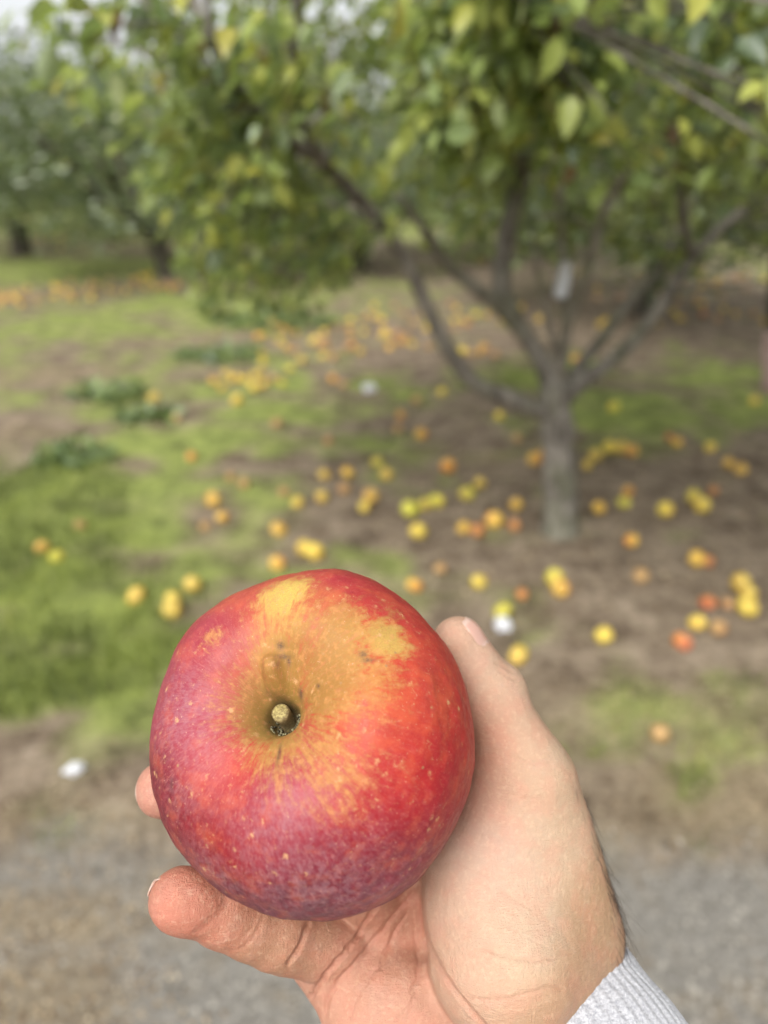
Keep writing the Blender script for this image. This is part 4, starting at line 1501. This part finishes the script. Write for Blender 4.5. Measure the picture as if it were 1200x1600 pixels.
_lo = np.array([-78.0, -225, 168]); _hi = np.array([118.0, -22, 292])
hV, hQ = surface_nets(sd_hand, _lo, _hi, 1.5)
for _lvl in range(2):
    for _it in range(2):
        d_ = sd_chunk(sd_hand, hV); g_ = grad(sd_hand, hV, 0.3)
        hV = hV - g_ * (np.clip(d_, -1, 1) / np.maximum((g_ ** 2).sum(1), 0.2))[:, None]
    hV, hQ = subdivide(hV, hQ)
d_ = sd_chunk(sd_hand, hV); hN = grad(sd_hand, hV, 0.4)
hN /= np.linalg.norm(hN, axis=1)[:, None] + 1e-9
hV = hV - hN * np.clip(d_, -0.8, 0.8)[:, None]


# creases of the palm and finger joints: polylines over the photograph, cut into the skin that faces there
def px_of(V):
    return CXP + FPX * V[:, 0] / V[:, 2], CYP - FPX * V[:, 1] / V[:, 2]


def seg_dist(px, py, line):
    best = np.full(len(px), 1e9); tt = np.zeros(len(px))
    L = catmull(np.array(line, float), 6)
    n = len(L) - 1
    for i in range(n):
        a, b = L[i], L[i + 1]
        ba = b - a
        u = np.clip(((px - a[0]) * ba[0] + (py - a[1]) * ba[1]) / (ba @ ba + 1e-9), 0, 1)
        d = np.hypot(px - a[0] - u * ba[0], py - a[1] - u * ba[1])
        m = d < best
        best[m] = d[m]; tt[m] = ((i + u) / n)[m]
    return best, tt


hx, hy = px_of(hV)
view = hV / np.linalg.norm(hV, axis=1)[:, None]
facing = -(hN * view).sum(1)
front = smooth(0.05, 0.3, facing)
# only the side seen from the palm: drop whatever lies well behind the nearest skin
_gx = np.clip((hx / 6).astype(int), 0, 239); _gy = np.clip((hy / 6).astype(int), 0, 399)
_near = np.full((240, 400), 1e9)
np.minimum.at(_near, (_gx, _gy), hV[:, 2])
front = front * (hV[:, 2] < _near[_gx, _gy] + 9)
CREASES = [  # line, half width px, depth mm, shade tint
    ([(484, 1432), (476, 1462), (463, 1490), (446, 1513)], 4.0, 0.85, 0.55),
    ([(356, 1400), (345, 1424), (322, 1446), (300, 1462)], 6, 0.30, 0.35),
    ([(412, 1424), (404, 1452), (386, 1474), (372, 1488)], 4.5, 0.26, 0.30),
    ([(404, 1418), (396, 1446), (380, 1466)], 3, 0.14, 0.2),
    ([(478, 1574), (500, 1535), (545, 1480), (585, 1420), (612, 1385)], 4.0, 0.85, 0.7),
    ([(505, 1600), (520, 1545), (575, 1480), (630, 1415), (655, 1380)], 3.6, 0.60, 0.6),
    ([(590, 1520), (610, 1470), (640, 1420)], 3.0, 0.50, 0.5),
    ([(640, 1560), (652, 1520), (650, 1470), (645, 1420)], 3, 0.28, 0.35),
    ([(655, 1385), (657, 1430), (672, 1482), (705, 1540), (745, 1590), (775, 1625)], 5, 0.7, 0.6),
    ([(610, 1600), (640, 1575), (655, 1540)], 3, 0.25, 0.25),
    ([(545, 1600), (560, 1555), (600, 1500)], 3, 0.25, 0.25),
    ([(755, 1432), (800, 1452), (850, 1478), (880, 1480)], 2.4, 0.10, 0.16),
    ([(745, 1380), (800, 1402), (850, 1436)], 2.2, 0.08, 0.1),
    ([(740, 1478), (800, 1497), (850, 1500), (905, 1482)], 3.0, 0.20, 0.25),
    ([(720, 1560), (790, 1562), (850, 1545), (890, 1550)], 3.2, 0.26, 0.3),
    ([(780, 1238), (820, 1248), (850, 1246)], 3.0, 0.12, 0.12),
    ([(790, 1180), (830, 1192), (868, 1186)], 3.0, 0.16, 0.15),
    ([(770, 1034), (786, 1042), (806, 1052)], 2.4, 0.20, 0.15),
    ([(776, 1046), (792, 1056), (812, 1066)], 2.4, 0.20, 0.15),
    ([(740, 1300), (790, 1318), (840, 1322)], 2.4, 0.08, 0.1),
    ([(700, 1345), (760, 1368), (810, 1370)], 2.4, 0.12, 0.15),
]
disp = np.zeros(len(hV)); red = np.zeros(len(hV))  # red: dark reddish tint painted where the folds hold shade
for line, w, dep, rd in CREASES:
    x0, x1 = min(q[0] for q in line) - 30, max(q[0] for q in line) + 30
    y0, y1 = min(q[1] for q in line) - 30, max(q[1] for q in line) + 30
    I = np.where((hx > x0) & (hx < x1) & (hy > y0) & (hy < y1) & (front > 0))[0]
    if not len(I): continue
    wob = (fbm(hV[I] * 0.35, 2) - 0.5) * 5
    d, tt = seg_dist(hx[I] + wob, hy[I] + wob, line)
    ends = smooth(0, 0.14, tt) * smooth(1, 0.86, tt) if dep < 1.2 else np.ones(len(I))
    k = np.exp(-(d / w) ** 2) * ends * front[I]
    shoulder = np.exp(-((d - 2.4 * w) / (1.7 * w)) ** 2) * ends * front[I]
    disp[I] = np.minimum(disp[I], -dep * k) + 0.20 * dep * shoulder * (k < 0.3)
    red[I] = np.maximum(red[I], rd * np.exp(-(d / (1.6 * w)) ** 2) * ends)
# soft unevenness of flesh
disp += (fbm(hV * 0.09, 3) - 0.5) * 0.9 + (fbm(hV * 0.45, 3) - 0.5) * 0.22
disp *= smooth(0.0, 2.2, sd_chunk(sd_apple, hV)) * 0.85 + 0.15
hV = hV + hN * disp[:, None]

_sk = [(290, 1408, 206, 218, 128, 102), (255, 1400, 206, 222, 140, 112), (330, 1440, 207, 205, 128, 98), (390, 1465, 212, 202, 144, 108), (440, 1480, 216, 204, 142, 108),
       (520, 1530, 225, 220, 152, 122), (600, 1500, 232, 214, 146, 114), (580, 1580, 224, 226, 160, 130), (660, 1570, 222, 224, 158, 128), (610, 1420, 238, 190, 120, 92),
       (700, 1400, 208, 228, 176, 146), (760, 1340, 208, 234, 188, 160), (800, 1450, 196, 230, 190, 154), (720, 1500, 206, 226, 174, 142), (745, 1150, 225, 214, 136, 106),
       (780, 1080, 224, 228, 182, 148), (715, 990, 224, 226, 172, 140), (830, 1180, 220, 228, 184, 148), (860, 1280, 218, 228, 186, 150), (930, 1400, 222, 204, 156, 116),
       (960, 1480, 226, 200, 152, 114), (850, 1560, 205, 214, 160, 120), (885, 1230, 225, 212, 164, 126), (740, 1240, 218, 218, 150, 122), (228, 1240, 200, 222, 150, 124)]
hC = rbf(hV, [(P(a, b, c_), lin((r, g, bb)) * np.array([0.53, 0.605, 0.655])) for a, b, c_, r, g, bb in _sk], 9.0)  # tones carry some shade, below the fruit and at the wrist's outer edge
hmesh = mesh_np('hand', c2w(hV / 1000.0), hQ)
attr_c(hmesh, 'skin', np.clip(hC, 0, 1))
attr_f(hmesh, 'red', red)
attr_v(hmesh, 'loc', hV)

t = NT('skin')
loc = t.attr('loc', 'Vector')
n1 = t.noise(loc, 0.16, 4, 0.6)
n2 = t.noise(loc, 0.7, 4, 0.65)
n3 = t.noise(loc, 2.2, 3, 0.6)
c = t.attr('skin', 'Color')
c = t.mix(t.map(n1, 0.40, 0.66, 0.0, 0.34), c, t.mix(0.5, c, (0.52, 0.17, 0.12)))
c = t.mix(t.map(n2, 0.48, 0.70, 0.0, 0.42), c, t.mix(0.5, c, (0.66, 0.47, 0.32)))
c = t.mix(t.map(n3, 0.52, 0.75, 0.0, 0.20), c, (0.42, 0.17, 0.11))
c = t.mix(t.math('MULTIPLY', t.attr('red'), 0.36), c, (0.30, 0.09, 0.06))  # creases coloured darker, their shade put into the skin tone
c = t.mix(t.map(t.noise(loc, 0.09, 3, 0.5, dist=0.8), 0.52, 0.60, 0.0, 0.06), c, (0.34, 0.30, 0.26))
# skin lines: fine crossing furrows
rot = t.n('ShaderNodeMapping'); rot.inputs['Rotation'].default_value = (0, 0, 0.55); rot.inputs['Scale'].default_value = (3.6, 0.55, 1.0)
t.link(loc, rot.inputs['Vector'])
f1 = t.noise(rot.outputs[0], 0.75, 3, 0.6, dist=0.3)
rot2 = t.n('ShaderNodeMapping'); rot2.inputs['Rotation'].default_value = (0, 0, -0.35); rot2.inputs['Scale'].default_value = (0.5, 3.4, 1.0)
t.link(loc, rot2.inputs['Vector'])
f2 = t.noise(rot2.outputs[0], 0.8, 3, 0.6, dist=0.3)
vc = t.vor(loc, 1.5, 'DISTANCE_TO_EDGE')
hgt = t.math('ADD', t.math('ADD', f1, f2), t.math('MULTIPLY', t.map(vc, 0.0, 0.22), 0.22))
hgt = t.math('ADD', hgt, t.math('MULTIPLY', n3, 0.4))
b = t.bump(hgt, 0.6, 0.0005)
pr = t.principled(c, t.map(n2, 0.3, 0.7, 0.44, 0.58), b, spec=0.30)
pr.inputs['Subsurface Weight'].default_value = 0.10
pr.inputs['Subsurface Radius'].default_value = (1.0, 0.36, 0.18)
pr.inputs['Subsurface Scale'].default_value = 0.0035
M_SKIN = t.m
person = empty('person', c2w((W_RAD + W_ULN) / 2000.0))
bpy.context.view_layer.update()
tag(person, 'right hand in a light grey ribbed cuff, palm up around the red apple', 'person')
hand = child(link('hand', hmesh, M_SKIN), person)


# nails
def nail(tip, axis, dorsal, L, W, back, name, label=None, lift=0.35):
    axis = axis / np.linalg.norm(axis)
    dorsal = dorsal - axis * (dorsal @ axis); dorsal /= np.linalg.norm(dorsal)
    side = np.cross(axis, dorsal)
    nu, nv = 26, 22
    O, VV, UU = [], [], []
    for i in range(nu):
        u = i / (nu - 1)
        wid = W * (0.86 + 0.14 * math.sin(math.pi * min(1, u * 1.2))) * math.sqrt(max(0.0, 1 - max(0, (u - 0.72) / 0.32) ** 2 * 0.8)) * math.sqrt(min(1, 0.35 + u * 3.2))
        for j in range(nv):
            v = (j / (nv - 1)) * 2 - 1
            O.append(tip + axis * (-back + L * u) + side * wid * v); VV.append(v); UU.append(u)
    O, VV, UU = np.array(O), np.array(VV), np.array(UU)
    S = np.full(len(O), 16.0)                    # drop on to the finger from the nail side
    for _ in range(45):
        S = np.maximum(S - np.maximum(sd_hand(O + dorsal * S[:, None]) * 0.8, 0), 0)
    S = np.maximum(S, 2.5 - 1.5 * VV * VV)
    Vn = O + dorsal * (S + lift * (1 - 0.7 * VV * VV) * np.minimum(1, 0.25 + UU * 2))[:, None]
    i = np.arange(nu - 1)[:, None] * nv; j = np.arange(nv - 1)[None]
    Qn = np.stack([i + j, i + nv + j, i + nv + j + 1, i + j + 1], -1).reshape(-1, 4)
    V2 = np.concatenate([Vn, Vn - dorsal * 0.55])
    Q2 = np.concatenate([Qn, Qn[:, ::-1] + len(Vn)])
    rim = np.concatenate([np.arange(nv), np.arange(1, nu) * nv + nv - 1, (nu - 1) * nv + np.arange(nv - 2, -1, -1), np.arange(nu - 2, 0, -1) * nv])
    r2 = np.roll(rim, -1)
    Q2 = np.concatenate([Q2, np.stack([rim, r2, r2 + len(Vn), rim + len(Vn)], -1)])
    me = mesh_np(name, c2w(V2 / 1000.0), Q2)
    uu = np.repeat(np.linspace(0, 1, nu), nv)
    attr_f(me, 'along', np.concatenate([uu, uu]))
    o = child(link(name, me, M_NAIL), hand)
    if label: o['label'] = label
    return o


t = NT('fingernail')
al = t.attr('along')
c = t.mix(t.map(al, 0.84, 0.93), (0.44, 0.265, 0.21), (0.47, 0.33, 0.27))
c = t.mix(t.map(al, 0.22, 0.05), c, (0.48, 0.33, 0.27))
pr = t.principled(c, 0.28, t.bump(t.noise(t.geo(), 900, 2), 0.1, 0.0002), spec=0.5)
pr.inputs['Subsurface Weight'].default_value = 0.15
pr.inputs['Subsurface Radius'].default_value = (1.0, 0.4, 0.25)
pr.inputs['Subsurface Scale'].default_value = 0.002
M_NAIL = t.m
_ta = TH_TIP - TH_IP
nail(TH_TIP, _ta, np.array([0.80, 0.62, -0.35]), 10.0, 4.7, 4.4, 'thumbnail', 'pale pink thumbnail at the tip of the thumb')
nail(PINKY[3][0], PINKY[3][0] - PINKY[2][0], np.array([-0.35, 0.30, 0.9]), 9.9, 4.4, 1.2, 'fingernail', None, 0.12)
for F_ in (RING, MIDDLE, INDEX):
    _d = F_[3][0] - APC + APC / np.linalg.norm(APC) * 110
    nail(F_[3][0], F_[3][0] - F_[2][0], _d, 11.0, 5.4, 4.0, 'fingernail')

# dark arm hair along the thumb side of the wrist
ac = Acc()
_cand = np.where((hx > 840) & (hy > 1190) & (hy < 1500) & (facing > -0.75) & (facing < 0.6) & (hV[:, 0] > 30))[0]
_pw = np.exp(-((facing[_cand] - 0.12) / 0.22) ** 2) * smooth(1180, 1330, hy[_cand])
_pick = rng.choice(_cand, 210, replace=False, p=_pw / _pw.sum())
for i in _pick:
    r0, n0 = hV[i], hN[i]
    along = AXIS * 0.9 + np.array([0.15, -0.35, 0.1])
    along = along - n0 * (along @ n0); along /= np.linalg.norm(along)
    bend = rng.normal(0, 0.35, 3)
    L = rng.uniform(4, 10) * (0.65 + 0.5 * smooth(1200, 1450, hy[i]))
    dirn = along + bend * 0.55 + n0 * rng.uniform(0.10, 0.42)
    dirn /= np.linalg.norm(dirn)
    s_ = np.linspace(0, 1, 6)[:, None]
    pts = r0 - n0 * 0.2 + dirn * L * s_ + (along * 0.4 - n0 * 0.35 + rng.normal(0, 0.2, 3)) * L * 0.55 * s_ ** 2
    V_, Q_, T_ = tube(pts, np.linspace(0.05, 0.018, 6), 3, False)
    ac.add(V_, Q_)
hm = ac.mesh('arm_hair')
hm.vertices.foreach_set('co', c2w(np.concatenate(ac.V) / 1000.0).astype(np.float32).ravel())
t = NT('arm_hair')
t.principled(t.mix(t.noise(t.geo(), 400, 2), (0.012, 0.008, 0.006), (0.05, 0.03, 0.02)), 0.45)
tag(child(link('arm_hair', hm, t.m), person), kind='stuff')

# ribbed cuff and sleeve round the forearm
WC = (W_RAD + W_ULN) / 2
EU = W_RAD - W_ULN; EU = EU - AXIS * (EU @ AXIS); half = np.linalg.norm(EU) / 2; EU /= np.linalg.norm(EU)
EW = np.cross(AXIS, EU)
CUFF0 = -9.0                                             # start of the cuff along the arm, mm
na = 720
aa = np.linspace(0, 2 * np.pi, na, endpoint=False)


def ring(s, grow, rib):
    a1 = half + 17.5 + 4.2 + grow + 0.045 * s
    b1 = 17.5 + 4.0 + grow + 0.07 * s + np.where(np.sin(aa) * (-EW[2]) > 0, 6.0, 0.0)      # fuller where the palm side bulges
    wav = 1.4 * np.sin(aa * 3 + 0.7 + s * 0.02) + 0.8 * np.sin(aa * 7 + s * 0.05)
    rr_ = rib * np.cos(aa * 66)
    c_, s__ = np.cos(aa), np.sin(aa)
    ctr = WC + AXIS * (CUFF0 + s)
    nrm = np.stack([c_ / a1 + 0 * aa, s__ / b1], -1); nrm /= np.linalg.norm(nrm, axis=1)[:, None]
    x = a1 * c_ + nrm[:, 0] * (rr_ + 0.25 * wav)
    y = b1 * s__ + nrm[:, 1] * (rr_ + 0.25 * wav)
    return ctr + x[:, None] * EU + y[:, None] * EW + AXIS * (wav * 0.55 + 0.20 * np.maximum(a1 * c_ - a1, -0.55 * a1) - 9.0 * np.clip(np.sin(aa) * np.sign(-EW[2]), 0, 1) * smooth(0.05, 0.5, c_))[:, None]


prof = [(30, -3.2, 0), (12, -2.6, 0), (3, -2.2, 0.05), (0.8, -1.7, 0.1), (-0.2, -0.9, 0.15), (-0.45, 0.0, 0.2), (0.0, 0.8, 0.25), (1.0, 1.5, 0.3), (2.2, 1.9, 0.30)]
prof += [(s, 2.0 + 0.25 * math.sin(s * 0.35), 0.18) for s in np.arange(3.5, 62, 1.3)]
rows = [ring(*q) for q in prof]
cV = np.concatenate(rows)
nr = len(rows)
i = np.arange(nr - 1)[:, None] * na; j = np.arange(na)[None]; k = (j + 1) % na
cQ = np.stack([i + j, i + k, i + na + k, i + na + j], -1).reshape(-1, 4)
cV = cV + ((fbm(cV * 0.8, 3) - 0.5) * 0.5)[:, None] * np.array([0.5, 0.3, -0.8])
cuff_me = mesh_np('cuff', c2w(cV / 1000.0), cQ)
attr_v(cuff_me, 'knit', np.stack([np.tile(aa, nr) * 66 / (2 * np.pi), np.repeat([q[0] for q in prof], na) * 0.8, np.zeros(nr * na)], -1))
attr_v(cuff_me, 'loc', cV)
rows = []
sl = np.linspace(60, 190, 40)
for s in sl:
    g = 2.0 + 14 * smooth(60, 82, s) + 2.0 * math.sin(s * 0.16)
    rows.append(ring(s, g, 0.0) + ((fbm(np.stack([np.cos(aa) * 2, np.sin(aa) * 2, np.full(na, s * 0.03)], -1), 3) - 0.5) * 7 * float(smooth(60, 90, s)))[:, None] * (np.cos(aa)[:, None] * EU + np.sin(aa)[:, None] * EW))
sV = np.concatenate(rows)
nr2 = len(rows)
i = np.arange(nr2 - 1)[:, None] * na
sQ = np.stack([i + j, i + k, i + na + k, i + na + j], -1).reshape(-1, 4)
slv_me = mesh_np('sleeve', c2w(sV / 1000.0), sQ)
attr_v(slv_me, 'knit', np.stack([np.tile(aa, nr2) * 80, np.repeat(sl, na) * 0.8, np.zeros(nr2 * na)], -1))
attr_v(slv_me, 'loc', sV)
t = NT('grey_marl_knit')
kn, loc = t.attr('knit', 'Vector'), t.attr('loc', 'Vector')
wv = t.n('ShaderNodeTexWave', wave_type='BANDS', bands_direction='Y')
wv.inputs['Scale'].default_value = 0.30; wv.inputs['Distortion'].default_value = 1.5; wv.inputs['Detail'].default_value = 1.0
t.link(kn, wv.inputs['Vector'])
n1 = t.noise(kn, 2.2, 4, 0.75)
n2 = t.noise(loc, 1.3, 4, 0.75)
n3 = t.noise(loc, 4.5, 3, 0.7)
c = t.mix(t.map(n2, 0.36, 0.66), (0.28, 0.285, 0.31), (0.53, 0.53, 0.55))
c = t.mix(t.map(n1, 0.48, 0.66, 0.0, 0.35), c, (0.25, 0.255, 0.285))
c = t.mix(t.map(n3, 0.52, 0.66, 0.0, 0.6), c, (0.55, 0.55, 0.57))
hgt = t.math('ADD', t.math('MULTIPLY', wv.outputs['Fac'], 0.2), t.math('ADD', n3, t.math('MULTIPLY', n1, 0.5)))
pr = t.principled(c, 0.95, t.bump(hgt, 0.6, 0.0007), spec=0.15)
pr.inputs['Sheen Weight'].default_value = 0.25
M_KNIT = t.m
sleeve = child(link('sleeve', slv_me, M_KNIT), person)
cuff = child(link('cuff', cuff_me, M_KNIT), sleeve)
cuff['label'] = 'light grey marled ribbed cuff'
# stray fibres on the cuff edge
ac = Acc()
for q in range(900):
    ii = rng.integers(na * 4, len(cV) - na)
    r0 = cV[ii]; n0 = r0 - (WC + AXIS * ((r0 - WC) @ AXIS)); n0 /= np.linalg.norm(n0)
    dv = n0 * rng.uniform(0.3, 1.0) + rng.normal(0, 0.6, 3)
    L = rng.uniform(0.3, 0.9); s_ = np.linspace(0, 1, 4)[:, None]
    V_, Q_, T_ = tube(r0 - n0 * 0.2 + dv * L * s_ + rng.normal(0, 0.4, 3) * s_ ** 2, np.full(4, 0.03), 3, False)
    ac.add(V_, Q_)
fm = ac.mesh('fibre_fuzz')
fm.vertices.foreach_set('co', c2w(np.concatenate(ac.V) / 1000.0).astype(np.float32).ravel())
t = NT('fibre')
t.principled(t.mix(t.noise(t.geo(), 300, 2), (0.7, 0.7, 0.74), (0.85, 0.85, 0.87)), 0.95)
tag(child(link('fibre_fuzz', fm, t.m), sleeve), kind='stuff')
